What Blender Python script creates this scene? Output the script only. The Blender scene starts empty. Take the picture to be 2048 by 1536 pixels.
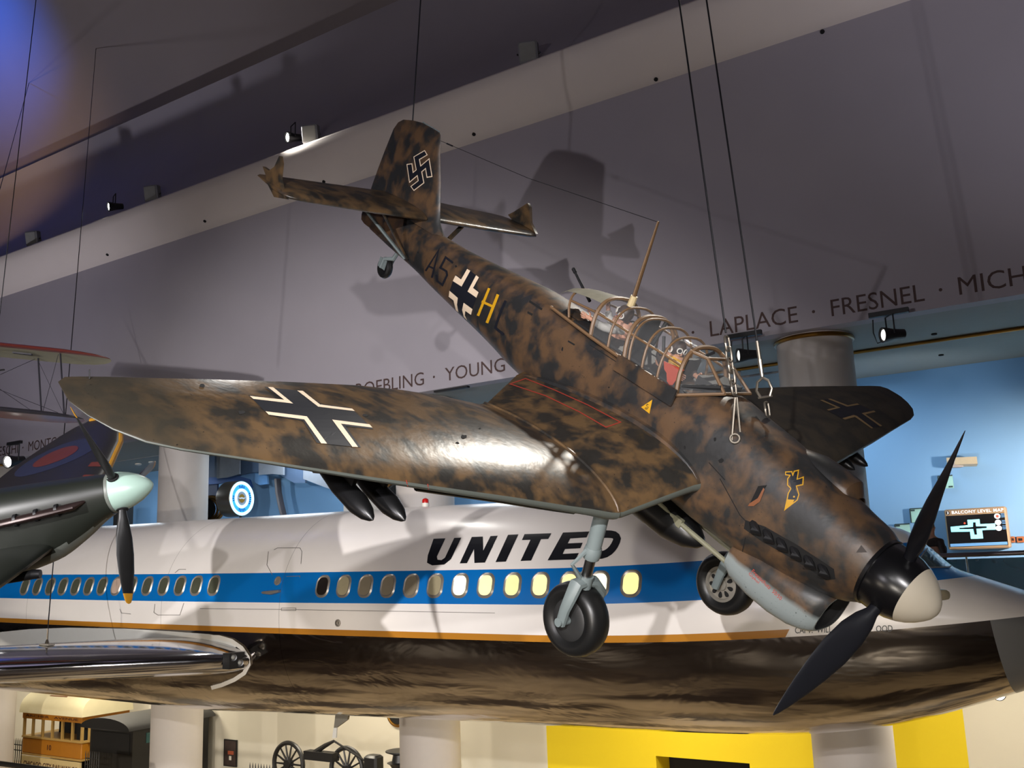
import bpy, bmesh, math, random
from mathutils import Vector, Matrix
from mathutils.bvhtree import BVHTree
from mathutils.geometry import tessellate_polygon

random.seed(7)
SC = bpy.context.scene
COL = SC.collection
PI = math.pi
V = Vector

# ------------------------------------------------------------------ camera
# world: X runs along the hall, Y across it (far wall at +Y), Z up, ground floor z = 0
FPX = 1931.5
HC = 7.8
C0 = V((0, 0, HC))
up_c = V(((645 - 1024) / FPX, (-9443 - 768) / FPX, 1.0)).normalized()
fh = (V((0, 0, 1)) - up_c * up_c.z).normalized()
rh = fh.cross(up_c)
PSI = math.radians(33)
axX = rh * math.cos(PSI) - fh * math.sin(PSI)
axY = rh * math.sin(PSI) + fh * math.cos(PSI)
M3 = Matrix((axX, axY, up_c))                     # world = M3 @ cam(x right, y down, z forward)


def ray(p):
    return M3 @ V(((p[0] - 1024) / FPX, (p[1] - 768) / FPX, 1.0))


def onY(x, y, Y):
    d = ray((x, y))
    return C0 + d * (Y / d.y)


def onZ(x, y, Z):
    d = ray((x, y))
    return C0 + d * ((Z - HC) / d.z)


def atd(x, y, Z):
    return C0 + ray((x, y)) * Z


cam = bpy.data.cameras.new('camera')
cam.sensor_width = 36.0
cam.lens = FPX / 2048 * 36.0
cam.clip_end = 300
co = bpy.data.objects.new('camera', cam)
COL.objects.link(co)
cr, cu, cb = M3 @ V((1, 0, 0)), M3 @ V((0, -1, 0)), M3 @ V((0, 0, -1))
co.matrix_world = Matrix(((cr.x, cu.x, cb.x, C0.x), (cr.y, cu.y, cb.y, C0.y), (cr.z, cu.z, cb.z, C0.z), (0, 0, 0, 1)))
SC.camera = co
SC.view_settings.view_transform = 'Standard'
SC.view_settings.look = 'None'
SC.view_settings.gamma = 1.0
SC.view_settings.exposure = 0.0
SC.view_settings.use_curve_mapping = False


# ------------------------------------------------------------------ materials
def srgb(r, g, b):
    return tuple((c / 255 / 12.92) if c / 255 <= .04045 else ((c / 255 + .055) / 1.055) ** 2.4 for c in (r, g, b))


class NT:
    """tiny node-tree writer"""
    def __init__(s, name):
        s.m = bpy.data.materials.new(name)
        s.m.use_nodes = True
        s.t = s.m.node_tree
        s.b = s.t.nodes['Principled BSDF']
        s.co = s.t.nodes.new('ShaderNodeTexCoord')

    def link(s, a, b):
        s.t.links.new(a, b)

    def put(s, sock, v):
        if hasattr(v, 'is_output'):
            s.link(v, sock)
        elif isinstance(v, tuple):
            sock.default_value = (*v, 1.0) if len(v) == 3 else v
        else:
            sock.default_value = v

    def math(s, op, a, b=0.0, c=None):
        n = s.t.nodes.new('ShaderNodeMath')
        n.operation = op
        s.put(n.inputs[0], a)
        s.put(n.inputs[1], b)
        if c is not None:
            s.put(n.inputs[2], c)
        return n.outputs[0]

    def noise(s, scale, detail=3, rough=.55, dist=0.0, vec=None):
        n = s.t.nodes.new('ShaderNodeTexNoise')
        n.inputs['Scale'].default_value = scale
        n.inputs['Detail'].default_value = detail
        n.inputs['Roughness'].default_value = rough
        n.inputs['Distortion'].default_value = dist
        s.link(vec if vec is not None else s.co.outputs['Object'], n.inputs['Vector'])
        return n.outputs[0]

    def mapping(s, scale=(1, 1, 1), rot=(0, 0, 0)):
        n = s.t.nodes.new('ShaderNodeMapping')
        n.inputs['Scale'].default_value = scale
        n.inputs['Rotation'].default_value = rot
        s.link(s.co.outputs['Object'], n.inputs['Vector'])
        return n.outputs[0]

    def ramp(s, fac, a, b):
        n = s.t.nodes.new('ShaderNodeMapRange')
        s.put(n.inputs[0], fac)
        n.inputs[1].default_value = a
        n.inputs[2].default_value = b
        return n.outputs[0]

    def mix(s, fac, a, b):
        n = s.t.nodes.new('ShaderNodeMix')
        n.data_type = 'RGBA'
        s.put(n.inputs[0], fac)
        s.put(n.inputs[6], a)
        s.put(n.inputs[7], b)
        return n.outputs[2]

    def xyz(s):
        n = s.t.nodes.new('ShaderNodeSeparateXYZ')
        s.link(s.co.outputs['Object'], n.inputs[0])
        return n.outputs

    def bump(s, h, strength=.3, dist=.02):
        n = s.t.nodes.new('ShaderNodeBump')
        n.inputs['Strength'].default_value = strength
        n.inputs['Distance'].default_value = dist
        s.link(h, n.inputs['Height'])
        s.link(n.outputs[0], s.b.inputs['Normal'])

    def set(s, **k):
        for a, v in k.items():
            s.put(s.b.inputs[a.replace('_', ' ')], v)
        return s.m


def pm(name, col, rough=.5, metal=0.0, var=.12, scale=6.0, bump=0.0, emit=0.0, ecol=None, alpha=None, trans=0.0, coat=0.0):
    n = NT(name)
    f = n.noise(scale)
    lo = tuple(c * (1 - var) for c in col)
    hi = tuple(min(1, c * (1 + var)) for c in col)
    n.put(n.b.inputs['Base Color'], n.mix(f, lo, hi))
    n.set(Roughness=rough, Metallic=metal)
    if bump:
        n.bump(n.noise(scale * 4), bump, .01)
    if emit:
        n.put(n.b.inputs['Emission Color'], ecol or col)
        n.b.inputs['Emission Strength'].default_value = emit
    if alpha is not None:
        n.b.inputs['Alpha'].default_value = alpha
    if trans:
        n.b.inputs['Transmission Weight'].default_value = trans
        n.b.inputs['IOR'].default_value = 1.1
    if coat:
        n.b.inputs['Coat Weight'].default_value = coat
        n.b.inputs['Coat Roughness'].default_value = .08
    return n.m


# ------------------------------------------------------------------ mesh builder
class MB:
    def __init__(s):
        s.v, s.f, s.mi = [], [], []

    def add(s, vs, fs, mi=0):
        o = len(s.v)
        s.v += [V(p) for p in vs]
        s.f += [tuple(i + o for i in f) for f in fs]
        s.mi += [mi] * len(fs)
        return s

    def box(s, c, size, R=None, mi=0):
        hx, hy, hz = size[0] / 2, size[1] / 2, size[2] / 2
        P = [V((x, y, z)) for x in (-hx, hx) for y in (-hy, hy) for z in (-hz, hz)]
        if R is not None:
            P = [R @ p for p in P]
        c = V(c)
        return s.add([c + p for p in P], [(0, 1, 3, 2), (4, 6, 7, 5), (0, 4, 5, 1), (2, 3, 7, 6), (0, 2, 6, 4), (1, 5, 7, 3)], mi)

    def bevbox(s, c, size, b, R=None, mi=0):
        """box with chamfered edges: lofted along z through inset rings"""
        hx, hy, hz = size[0] / 2, size[1] / 2, size[2] / 2
        rings = []
        for z, i in ((-hz, b), (-hz + b, 0), (hz - b, 0), (hz, b)):
            x, y = hx - i, hy - i
            q = min(b, x * .9, y * .9)
            ring = [(x - q, -y), (x, -y + q), (x, y - q), (x - q, y), (-x + q, y), (-x, y - q), (-x, -y + q), (-x + q, -y)]
            rings.append([V((p[0], p[1], z)) for p in ring])
        if R is not None:
            rings = [[R @ p for p in r] for r in rings]
        c = V(c)
        return s.loft([[c + p for p in r] for r in rings], mi=mi)

    def loft(s, rings, closed=True, cap0=True, cap1=True, mi=0):
        n = len(rings[0])
        vs = [p for r in rings for p in r]
        fs = []
        for i in range(len(rings) - 1):
            for j in range(n if closed else n - 1):
                k = (j + 1) % n
                fs.append((i * n + j, i * n + k, (i + 1) * n + k, (i + 1) * n + j))
        if closed and cap0:
            fs.append(tuple(reversed(range(n))))
        if closed and cap1:
            fs.append(tuple(range((len(rings) - 1) * n, len(rings) * n)))
        return s.add(vs, fs, mi)

    def tube(s, pts, r, n=8, mi=0, caps=True, flat=1.0):
        pts = [V(p) for p in pts]
        rr = r if isinstance(r, (list, tuple)) else [r] * len(pts)
        rings = []
        prev = None
        for i, p in enumerate(pts):
            a = pts[max(i - 1, 0)]
            b = pts[min(i + 1, len(pts) - 1)]
            t = (b - a).normalized()
            if prev is None:
                h = V((0, 0, 1)) if abs(t.z) < .9 else V((1, 0, 0))
                u = t.cross(h).normalized()
            else:
                u = (prev - t * prev.dot(t)).normalized()
            prev = u
            w = t.cross(u)
            rings.append([p + (u * math.cos(q) * rr[i] + w * math.sin(q) * rr[i] * flat) for q in [2 * PI * k / n for k in range(n)]])
        return s.loft(rings, cap0=caps, cap1=caps, mi=mi)

    def lathe(s, prof, origin, axis, n=24, mi=0, ref=None):
        """prof = [(distance along axis, radius)]"""
        ax = V(axis).normalized()
        h = V(ref) if ref is not None else (V((0, 0, 1)) if abs(ax.z) < .9 else V((1, 0, 0)))
        u = ax.cross(h).normalized()
        w = ax.cross(u)
        o = V(origin)
        rings = [[o + ax * d + (u * math.cos(q) + w * math.sin(q)) * max(r, 1e-4) for q in [2 * PI * k / n for k in range(n)]] for d, r in prof]
        return s.loft(rings, mi=mi)

    def torus(s, c, axis, R, r, n=32, m=10, mi=0, a0=0.0, a1=2 * PI):
        ax = V(axis).normalized()
        h = V((0, 0, 1)) if abs(ax.z) < .9 else V((1, 0, 0))
        u = ax.cross(h).normalized()
        w = ax.cross(u)
        full = abs(a1 - a0 - 2 * PI) < 1e-6
        rings = []
        for k in range(n + 1):
            q = a0 + (a1 - a0) * k / n
            d = u * math.cos(q) + w * math.sin(q)
            rings.append([V(c) + d * (R + r * math.cos(e)) + ax * r * math.sin(e) for e in [2 * PI * j / m for j in range(m)]])
        return s.loft(rings, cap0=not full, cap1=not full, mi=mi)

    def ball(s, c, rad, n=16, m=10, R=None, mi=0):
        rx, ry, rz = rad if isinstance(rad, (tuple, list)) else (rad,) * 3
        rings = []
        for i in range(m + 1):
            a = -PI / 2 + PI * i / m
            ring = [V((rx * math.cos(a) * math.cos(q), ry * math.cos(a) * math.sin(q), rz * math.sin(a))) for q in [2 * PI * k / n for k in range(n)]]
            if i in (0, m):
                ring = [V((p.x * .02 / 1, p.y * .02, p.z)) + V((1e-4 * math.cos(2 * PI * k / n), 1e-4 * math.sin(2 * PI * k / n), 0)) for k, p in enumerate(ring)]
            if R is not None:
                ring = [R @ p for p in ring]
            rings.append([V(c) + p for p in ring])
        return s.loft(rings, mi=mi)

    def prism(s, poly, a, b, mi=0):
        """poly: list of points (3D), extruded from offset vector a to b"""
        n = len(poly)
        a, b = V(a), V(b)
        vs = [V(p) + a for p in poly] + [V(p) + b for p in poly]
        fs = [tuple(reversed(range(n))), tuple(range(n, 2 * n))] + [(i, (i + 1) % n, n + (i + 1) % n, n + i) for i in range(n)]
        return s.add(vs, fs, mi)

    def bvh(s):
        return BVHTree.FromPolygons([tuple(p) for p in s.v], s.f)

    def build(s, name, mats, parent=None, smooth=True, angle=35, sub=0):
        me = bpy.data.meshes.new(name)
        me.from_pydata([tuple(p) for p in s.v], [], s.f)
        bm = bmesh.new()
        bm.from_mesh(me)
        for f, i in zip(bm.faces, s.mi):
            f.material_index = i
        bmesh.ops.remove_doubles(bm, verts=bm.verts, dist=2e-5)
        bmesh.ops.recalc_face_normals(bm, faces=bm.faces)
        bm.to_mesh(me)
        bm.free()
        for m in (mats if isinstance(mats, (list, tuple)) else [mats]):
            me.materials.append(m)
        if smooth:
            me.shade_smooth()
            me.set_sharp_from_angle(angle=math.radians(angle))
        o = bpy.data.objects.new(name, me)
        COL.objects.link(o)
        if parent is not None:
            o.parent = parent
        if sub:
            md = o.modifiers.new('sub', 'SUBSURF')
            md.levels = md.render_levels = sub
        return o


def tag(o, label=None, cat=None, group=None, kind=None):
    if label:
        o['label'] = label
    if cat:
        o['category'] = cat
    if group:
        o['group'] = group
    if kind:
        o['kind'] = kind
    return o


def empty(name, loc=(0, 0, 0), label=None, cat=None, group=None, mw=None):
    o = bpy.data.objects.new(name, None)
    o.empty_display_size = .2
    COL.objects.link(o)
    if mw is not None:
        o.matrix_world = mw
    else:
        o.location = loc
    return tag(o, label, cat, group)


def struct(name, mb, m, **k):
    return tag(mb.build(name, m, **k), kind='structure')


def frame(o, x, y, z):
    """4x4 from origin and axes"""
    return Matrix(((x.x, y.x, z.x, o.x), (x.y, y.y, z.y, o.y), (x.z, y.z, z.z, o.z), (0, 0, 0, 1)))


# ---- flat shapes laid on to a surface -------------------------------------
def stroke(pts, w, closed=False):
    """a mitred polyline of width w as quads"""
    P = [V((p[0], p[1])) for p in pts]
    n = len(P)
    L, Rr = [], []
    for i, p in enumerate(P):
        a = P[(i - 1) % n] if (closed or i > 0) else None
        b = P[(i + 1) % n] if (closed or i < n - 1) else None
        d1 = (p - a).normalized() if a is not None else None
        d2 = (b - p).normalized() if b is not None else None
        d1 = d1 or d2
        d2 = d2 or d1
        n1, n2 = V((-d1.y, d1.x)), V((-d2.y, d2.x))
        m = (n1 + n2)
        m = m.normalized() if m.length > 1e-6 else n1
        k = (w / 2) / max(.35, m.dot(n1))
        L.append(p + m * k)
        Rr.append(p - m * k)
    out = []
    for i in range(n if closed else n - 1):
        j = (i + 1) % n
        out.append([L[i], L[j], Rr[j], Rr[i]])
    return out


def text_polys(txt, size=1.0, bold=0.0, shear=0.0, space=1.0, align='LEFT'):
    """triangles (2D) of a line of text and its width"""
    cu = bpy.data.curves.new('t', 'FONT')
    cu.body = txt
    cu.size = size
    cu.offset = bold
    cu.shear = shear
    cu.space_character = space
    cu.align_x = align
    cu.resolution_u = 3
    o = bpy.data.objects.new('t', cu)
    COL.objects.link(o)
    dg = bpy.context.evaluated_depsgraph_get()
    me = bpy.data.meshes.new_from_object(o.evaluated_get(dg))
    tris = []
    for p in me.polygons:
        tris.append([V((me.vertices[i].co.x, me.vertices[i].co.y)) for i in p.vertices])
    xs = [q.x for t in tris for q in t]
    ys = [q.y for t in tris for q in t]
    bpy.data.objects.remove(o)
    bpy.data.curves.remove(cu)
    bpy.data.meshes.remove(me)
    return tris, (min(xs), max(xs), min(ys), max(ys))


def text_map(txt, p0, p1, pu, **k):
    """fit a line of text: left-bottom at p0, right-bottom at p1, cap height vector pu"""
    tr, (x0, x1, y0, y1) = text_polys(txt, **k)
    a, b, c = V(p0), V(p1) - V(p0), V(pu)
    return [[a + b * ((q.x - x0) / (x1 - x0)) + c * ((q.y - y0) / (y1 - y0)) for q in t] for t in tr]


def flat(name, layers, fn, parent=None, step=None, thick=0.0):
    """layers = [(polys2d, material, lift)]; fn(a, b) -> (point, normal); thin painted shapes that follow a surface"""
    me = bpy.data.meshes.new(name)
    out = bmesh.new()
    mats = []
    for li, (polys, m, lift) in enumerate(layers):
        if m not in mats:
            mats.append(m)
        bm = bmesh.new()
        for p in polys:
            pts = [V((q[0], q[1], 0)) for q in p]
            if len(pts) < 3:
                continue
            if len(pts) == 3:
                tri = [(0, 1, 2)]
            else:
                tri = tessellate_polygon([pts])
            vs = [bm.verts.new(q) for q in pts]
            for t in tri:
                try:
                    bm.faces.new([vs[i] for i in t])
                except ValueError:
                    pass
        if step:
            for ax in (0, 1):
                c = [v.co[ax] for v in bm.verts]
                if not c:
                    continue
                k = math.ceil(min(c) / step) * step
                while k < max(c):
                    no = V((1, 0, 0)) if ax == 0 else V((0, 1, 0))
                    bmesh.ops.bisect_plane(bm, geom=bm.verts[:] + bm.edges[:] + bm.faces[:], plane_co=no * k, plane_no=no)
                    k += step
        mp = {}
        for v in bm.verts:
            r = fn(v.co.x, v.co.y)
            if r is None:
                continue
            mp[v] = out.verts.new(r[0] + r[1] * lift)
        for f in bm.faces:
            if all(v in mp for v in f.verts):
                try:
                    nf = out.faces.new([mp[v] for v in f.verts])
                    nf.material_index = mats.index(m)
                except ValueError:
                    pass
        bm.free()
    out.to_mesh(me)
    out.free()
    for m in mats:
        me.materials.append(m)
    o = bpy.data.objects.new(name, me)
    COL.objects.link(o)
    if parent is not None:
        o.parent = parent
    return o


def caster(bvh, mw):
    """pixel -> surface point and normal in the local frame of a thing whose matrix is mw"""
    inv = mw.inverted()
    o = inv @ C0
    R = inv.to_3x3()

    def fn(x, y):
        d = (R @ ray((x, y))).normalized()
        h = bvh.ray_cast(o, d)
        if h[0] is None:
            return None
        n = h[1]
        if n.dot(d) > 0:
            n = -n
        return h[0], n
    return fn


def zz(pts, x0, y0, k):
    return [(x0 + p[0] / k, y0 + p[1] / k) for p in pts]


def interp(tab, x):
    """tab rows (x, a, b, ...) in descending or ascending x; linear"""
    t = sorted(tab)
    if x <= t[0][0]:
        return t[0][1:]
    for a, b in zip(t, t[1:]):
        if x <= b[0]:
            k = (x - a[0]) / (b[0] - a[0])
            return tuple(p + (q - p) * k for p, q in zip(a[1:], b[1:]))
    return t[-1][1:]


def smooth_interp(tab, x):
    """monotone-ish cubic (Catmull-Rom) through rows"""
    t = sorted(tab)
    xs = [r[0] for r in t]
    if x <= xs[0]:
        return t[0][1:]
    if x >= xs[-1]:
        return t[-1][1:]
    i = max(k for k in range(len(xs)) if xs[k] <= x)
    i = min(i, len(xs) - 2)
    h = xs[i + 1] - xs[i]
    k = (x - xs[i]) / h
    out = []
    for c in range(1, len(t[0])):
        def sl(j):
            if j <= 0 or j >= len(xs) - 1:
                a, b = (max(j - 1, 0), min(j + 1, len(xs) - 1))
                return (t[b][c] - t[a][c]) / (xs[b] - xs[a])
            d0 = (t[j][c] - t[j - 1][c]) / (xs[j] - xs[j - 1])
            d1 = (t[j + 1][c] - t[j][c]) / (xs[j + 1] - xs[j])
            return 0 if d0 * d1 <= 0 else 2 * d0 * d1 / (d0 + d1)
        m0, m1 = sl(i) * h, sl(i + 1) * h
        p0, p1 = t[i][c], t[i + 1][c]
        out.append((2 * k ** 3 - 3 * k * k + 1) * p0 + (k ** 3 - 2 * k * k + k) * m0 + (-2 * k ** 3 + 3 * k * k) * p1 + (k ** 3 - k * k) * m1)
    return tuple(out)


def sring(x, zt, zb, w, z0, n=2.3, N=40, nb=None):
    """super-ellipse cross-section in the y-z plane"""
    r = []
    for k in range(N):
        q = 2 * PI * k / N
        c, s = math.cos(q), math.sin(q)
        e = n if s >= 0 else (nb or n)
        h = zt - z0 if s >= 0 else z0 - zb
        y = w * math.copysign(abs(c) ** (2 / e), c)
        z = z0 + h * math.copysign(abs(s) ** (2 / e), s)
        r.append(V((x, y, z)))
    return r
# ================================================================== ROOM
m_frieze = pm('frieze_plaster', srgb(158, 152, 158), .75, var=.04, scale=.8)
m_band = pm('cornice_plaster', srgb(208, 198, 190), .75, var=.04, scale=.8)
m_vault = pm('vault_plaster', srgb(160, 150, 146), .8, var=.07, scale=.35)
m_soffit = pm('soffit_plaster', srgb(140, 142, 136), .8, var=.03)
m_blue = pm('blue_wall_paint', srgb(112, 158, 200), .7, var=.04, scale=.6)
m_beige = pm('beige_wall_paint', srgb(200, 194, 178), .75, var=.04, scale=.7)
m_yellow = pm('yellow_wall_paint', srgb(216, 190, 10), .65, var=.03, scale=.7)
m_column = pm('column_plaster', srgb(180, 173, 167), .6, var=.03)
fl_ = NT('museum_floor')
m_floor = fl_.set(Base_Color=fl_.mix(fl_.math('MULTIPLY', fl_.ramp(fl_.noise(.5, 3, .55, .3, fl_.mapping((.35, 1, 1))), .40, .56), fl_.ramp(fl_.xyz()[1], 9.0, 16.0)), srgb(58, 47, 40), srgb(186, 166, 134)), Roughness=.4)  # dark and cream patches invented to streak the polished belly's reflections
m_brass = pm('brass', srgb(150, 110, 50), .3, metal=1.0)
m_black = pm('black_paint', srgb(20, 20, 22), .5)
m_dark = pm('dark_void', srgb(12, 11, 11), .9)
m_white = pm('white_paint', srgb(205, 200, 190), .5, var=.04)
m_grey = pm('grey_paint', srgb(120, 120, 122), .5)
m_steel = pm('steel', srgb(150, 150, 150), .3, metal=1.0)
m_letter = pm('brown_letter_paint', srgb(70, 50, 46), .7)
m_lens = pm('lit_lens', (1, .97, .92), .3, emit=14.0, ecol=(1, .97, .92))
m_lens_warm = pm('lit_warm_lens', (1, .9, .75), .3, emit=16.0, ecol=(1, .88, .72))
m_lens_off = pm('unlit_lens', srgb(130, 130, 125), .15)

X0, X1 = -80.0, 14.0
ZS = 12.48                                            # underside of the balcony ceiling
ZB = 6.65                                             # balcony floor


def run(name, prof, mat, x0=X0, x1=X1, **k):
    """a profile in (Y, Z) swept along the hall"""
    n = len(prof)
    N = 24
    rings = [[V((x0 + (x1 - x0) * i / N, p[0], p[1])) for p in prof] for i in range(N + 1)]
    return struct(name, MB().loft(rings), mat, **k)


run('wall_frieze', [(20, ZS), (20, 19.05), (20.4, 19.05), (20.4, ZS)], m_frieze)
run('trim_1', [(20, 19.05), (19.75, 19.2), (19.35, 19.5), (19.1, 19.85), (19.0, 20.12), (19.05, 20.2), (19.2, 20.22), (20.4, 20.2), (20.4, 19.05)], m_band, angle=60)
cov = [(19.2, 20.22), (20.2, 21.1), (21.3, 22.1), (22.3, 23.1), (23.0, 24.1), (23.35, 25.0), (23.4, 25.8), (23.25, 26.45), (23.05, 26.75)]
run('trim_2', cov + [(23.3, 26.85), (24.2, 26.9), (24.4, 24), (23, 22.6), (20.6, 20.3)], m_frieze, angle=60)
vlt = [(24.2, 26.9), (23.9, 28.4), (22.6, 30.4), (20, 32.3), (16, 34), (11, 35.2), (5, 36), (-4, 36.2)]
run('ceiling', vlt + [(-4, 36.8), (5, 36.6), (11, 35.8), (16, 34.6), (20.4, 32.9), (23.2, 30.8), (24.6, 28.4), (24.8, 26.9)], m_vault, angle=60)
run('ceiling_balcony', [(20.4, ZS), (20.4, ZS + .25), (27.2, ZS + .25), (27.2, ZS)], m_soffit)
run('wall_balcony', [(26.8, ZB), (26.8, ZS), (27.2, ZS), (27.2, ZB)], m_blue)
run('floor_balcony', [(20.35, ZB - .4), (20.35, ZB), (27.2, ZB), (27.2, ZB - .4)], m_soffit)
run('floor', [(-4, -.3), (-4, 0), (27.2, 0), (27.2, -.3)], m_floor)
run('wall_near', [(-4.3, 0), (-4.3, 36.2), (-4, 36.2), (-4, 0)], m_frieze)
for nm, x in (('wall_left', X0), ('wall_right', X1)):
    struct(nm, MB().box((x, 11.5, 18), (.3, 31, 36.6)), m_frieze)

# lower wall, beige with a yellow stretch that has a dark doorway
xa, xb = onY(1092, 1443, 26).x, onY(1925, 1420, 26).x
struct('wall_lower', MB().box(((X0 + xa) / 2, 26.5, 3.12), (xa - X0, 1.0, 6.25)).box(((xb + X1) / 2, 26.5, 3.12), (X1 - xb, 1.0, 6.25)), m_beige)
d0, d1, dz = onY(1312, 1518, 26).x, onY(1499, 1526, 26).x, onY(1400, 1519, 26).z
struct('wall_yellow', MB().box(((xa + d0) / 2, 26.5, 3.12), (d0 - xa, 1, 6.25)).box(((d1 + xb) / 2, 26.5, 3.12), (xb - d1, 1, 6.25))
       .box(((d0 + d1) / 2, 26.5, (dz + 6.25) / 2), (d1 - d0, 1, 6.25 - dz)), m_yellow)
struct('door_1', MB().box(((d0 + d1) / 2, 26.9, dz / 2), (d1 - d0 - .01, .1, dz - .01)), m_dark)

# columns (the rings that finish them at the balcony ceiling are brass)
for i, cx in enumerate((-5.71, -16.64, -26.9, -37.7, -48.4)):
    c = MB().lathe([(0, .86), (.3, .86), (.32, .8), (ZS - .001, .8)], (cx, 21.03, 0), (0, 0, 1), 48)
    co_ = struct('column' if i == 0 else 'column.%03d' % i, c, m_column)
    r = MB().torus((cx, 21.03, ZS - .07), (0, 0, 1), .81, .05, 48, 8).build('column_ring', m_brass, co_)

# names painted along the frieze
def yfn(x, y):
    p = onY(x, y, 20)
    return p, V((0, -1, 0))


FZ0, FZ1 = 12.66, 13.02
polys = []


def frieze_word(w, x0, x1, **k):
    a, b = onY(x0, 1100, 20).x, onY(x1, 1100, 20).x
    polys.extend(text_map(w, (a, FZ0), (b, FZ0), (0, FZ1 - FZ0), bold=-.012, **k))


def xat(px):                                           # the X on the frieze (at letter height) seen at this pixel column
    lo, hi = -60.0, 10.0
    for _ in range(50):
        mid = (lo + hi) / 2
        c = M3.transposed() @ (V((mid, 20, 12.84)) - C0)
        if 1024 + FPX * c.x / c.z < px:
            lo = mid
        else:
            hi = mid
    return lo


for w, a, b in (('ESCHI', -2, 36), ('MONTGO', 57, 126), ('ROEBLING', 712, 848), ('YOUNG', 890, 1010), ('LAPLACE', 1420, 1595), ('FRESNEL', 1662, 1848), ('MICH', 1917, 2052)):
    xa_, xb_ = xat(a), xat(b)
    tr = text_map(w, (xa_, FZ0), (xb_, FZ0), (0, FZ1 - FZ0), bold=0)
    polys.extend(tr)
for px in (46, 868, 1386, 1627, 1881):
    x = xat(px)
    polys.append([(x + .035 * math.cos(q), 12.83 + .035 * math.sin(q)) for q in [k * PI / 4 for k in range(8)]])
o = flat('frieze_lettering', [(polys, m_letter, .004)], lambda a, b: (V((a, 20, b)), V((0, -1, 0))))
tag(o, kind='structure')

# small recessed downlights / sprinkler points in the plaster
def plaster_dots(name, px, fn, m, r=.05):
    mb = MB()
    for x, y in px:
        p, n = fn(x, y)
        mb.lathe([(-.01, r), (.03, r), (.035, r * .7)], p, n, 10)
    return struct(name, mb, m)


def band_fn(x, y):
    lo = None
    for a, b in zip(trim1p, trim1p[1:]):
        d = ray((x, y))
        # intersect with the sloped face a-b (runs along X)
        n = V((0, b[1] - a[1], -(b[0] - a[0]))).normalized()
        t = (V((0, a[0], a[1])) - C0).dot(n) / d.dot(n)
        p = C0 + d * t
        if min(a[1], b[1]) - .01 <= p.z <= max(a[1], b[1]) + .01:
            return p, (n if n.dot(d) < 0 else -n)
    p = onY(x, y, 20)
    return p, V((0, -1, 0))


trim1p = [(20, 19.05), (19.75, 19.2), (19.35, 19.5), (19.1, 19.85), (19.0, 20.12)]
plaster_dots('trim_3', [(215, 509), (410, 442), (648, 363), (948, 268), (1312, 158), (1645, 64)], band_fn, m_dark, .05)
plaster_dots('trim_4', [(1868, 667), (1882, 709), (1410, 715)], lambda x, y: (onZ(x, y, ZS), V((0, 0, -1))), m_dark, .06)
struct('trim_5', MB().box(onZ(903, 777, ZS) + V((0, 0, -.02)), (1.1, .12, .05)), m_black)


# ------------------------------------------------------------------ lamps on the cove ledge and under the balcony ceiling
def aim(d, up=(0, 0, 1)):
    z = -V(d).normalized()
    x = V(up).cross(z).normalized()
    y = z.cross(x)
    return Matrix(((x.x, y.x, z.x), (x.y, y.y, z.y), (x.z, y.z, z.z)))


def flood_box(p, d, label, grp=None):
    t = empty('floodlight_box', p, label, 'floodlight', grp)
    R = aim(d)
    MB().bevbox(R @ V((0, 0, .0)) + V((0, 0, .38)), (.5, .55, .3), .04, R).build('housing', m_grey, t)
    MB().box(R @ V((0, 0, -.155)) + V((0, 0, .38)), (.4, .44, .02), R).build('glass', m_lens_off, t)
    MB().tube([R @ V((.3, 0, 0)) + V((0, 0, .38)), (.25, 0, .02), (-.25, 0, .02), R @ V((-.3, 0, 0)) + V((0, 0, .38))], .025, 6).build('bracket', m_black, t)
    return t


LEDGE = 20.22
for (x, y), lab in zip(((1058, 118), (622, 277), (305, 394), (66, 486)),
                       ('grey floodlight box on the cornice ledge above the bomber tail, nearest one', 'grey floodlight box beside the bright small lamp on the cornice ledge',
                        'grey floodlight box on the ledge beside the small lamp left of the tailplane tip', 'grey floodlight box farthest left on the cornice ledge')):
    p = onY(x, y, 19.35)
    p.z = LEDGE + .02
    flood_box(p, (.35, -.85, -.25), lab, 'floodlight boxes on the cornice ledge')


def spot_can(p, d, label, grp, lit=True, s=1.0, mount=False, rail=1.0, lens=None):
    """a theatre spotlight: yoke, can, lens; optionally hung from a short black rail"""
    t = empty('spotlight', p, label, 'spotlight', grp)
    d = V(d).normalized()
    c = V((0, 0, 0))
    MB().lathe([(-.32 * s, .05 * s), (-.3 * s, .1 * s), (-.05 * s, .12 * s), (.12 * s, .16 * s), (.2 * s, .17 * s), (.2 * s, .15 * s), (.16 * s, .13 * s)], c, d, 20).build('can', m_black, t)
    MB().lathe([(.14 * s, .13 * s), (.17 * s, .12 * s), (.19 * s, .03 * s)], c, d, 20).build('lens', lens or (m_lens if lit else m_lens_off), t)
    sd = d.cross(V((0, 0, 1))).normalized()
    h = .42 * s
    MB().tube([c + sd * .17 * s, c + sd * .17 * s + V((0, 0, h)), c - sd * .17 * s + V((0, 0, h)), c - sd * .17 * s], .018 * s, 6).build('yoke', m_black, t)
    if mount:
        MB().box(c + V((0, 0, h + .06)), (rail, .1, .1)).build('rail', m_black, t)
        pts = [c + sd * .2 * s + V((-.25 * s, 0, h)), c + V((-.36 * s, 0, .1 * s)), c + V((-.3 * s, 0, -.15 * s)), c - d * .3 * s]
        MB().tube(pts, .012, 5).build('cable', m_black, t)
    return t


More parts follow.
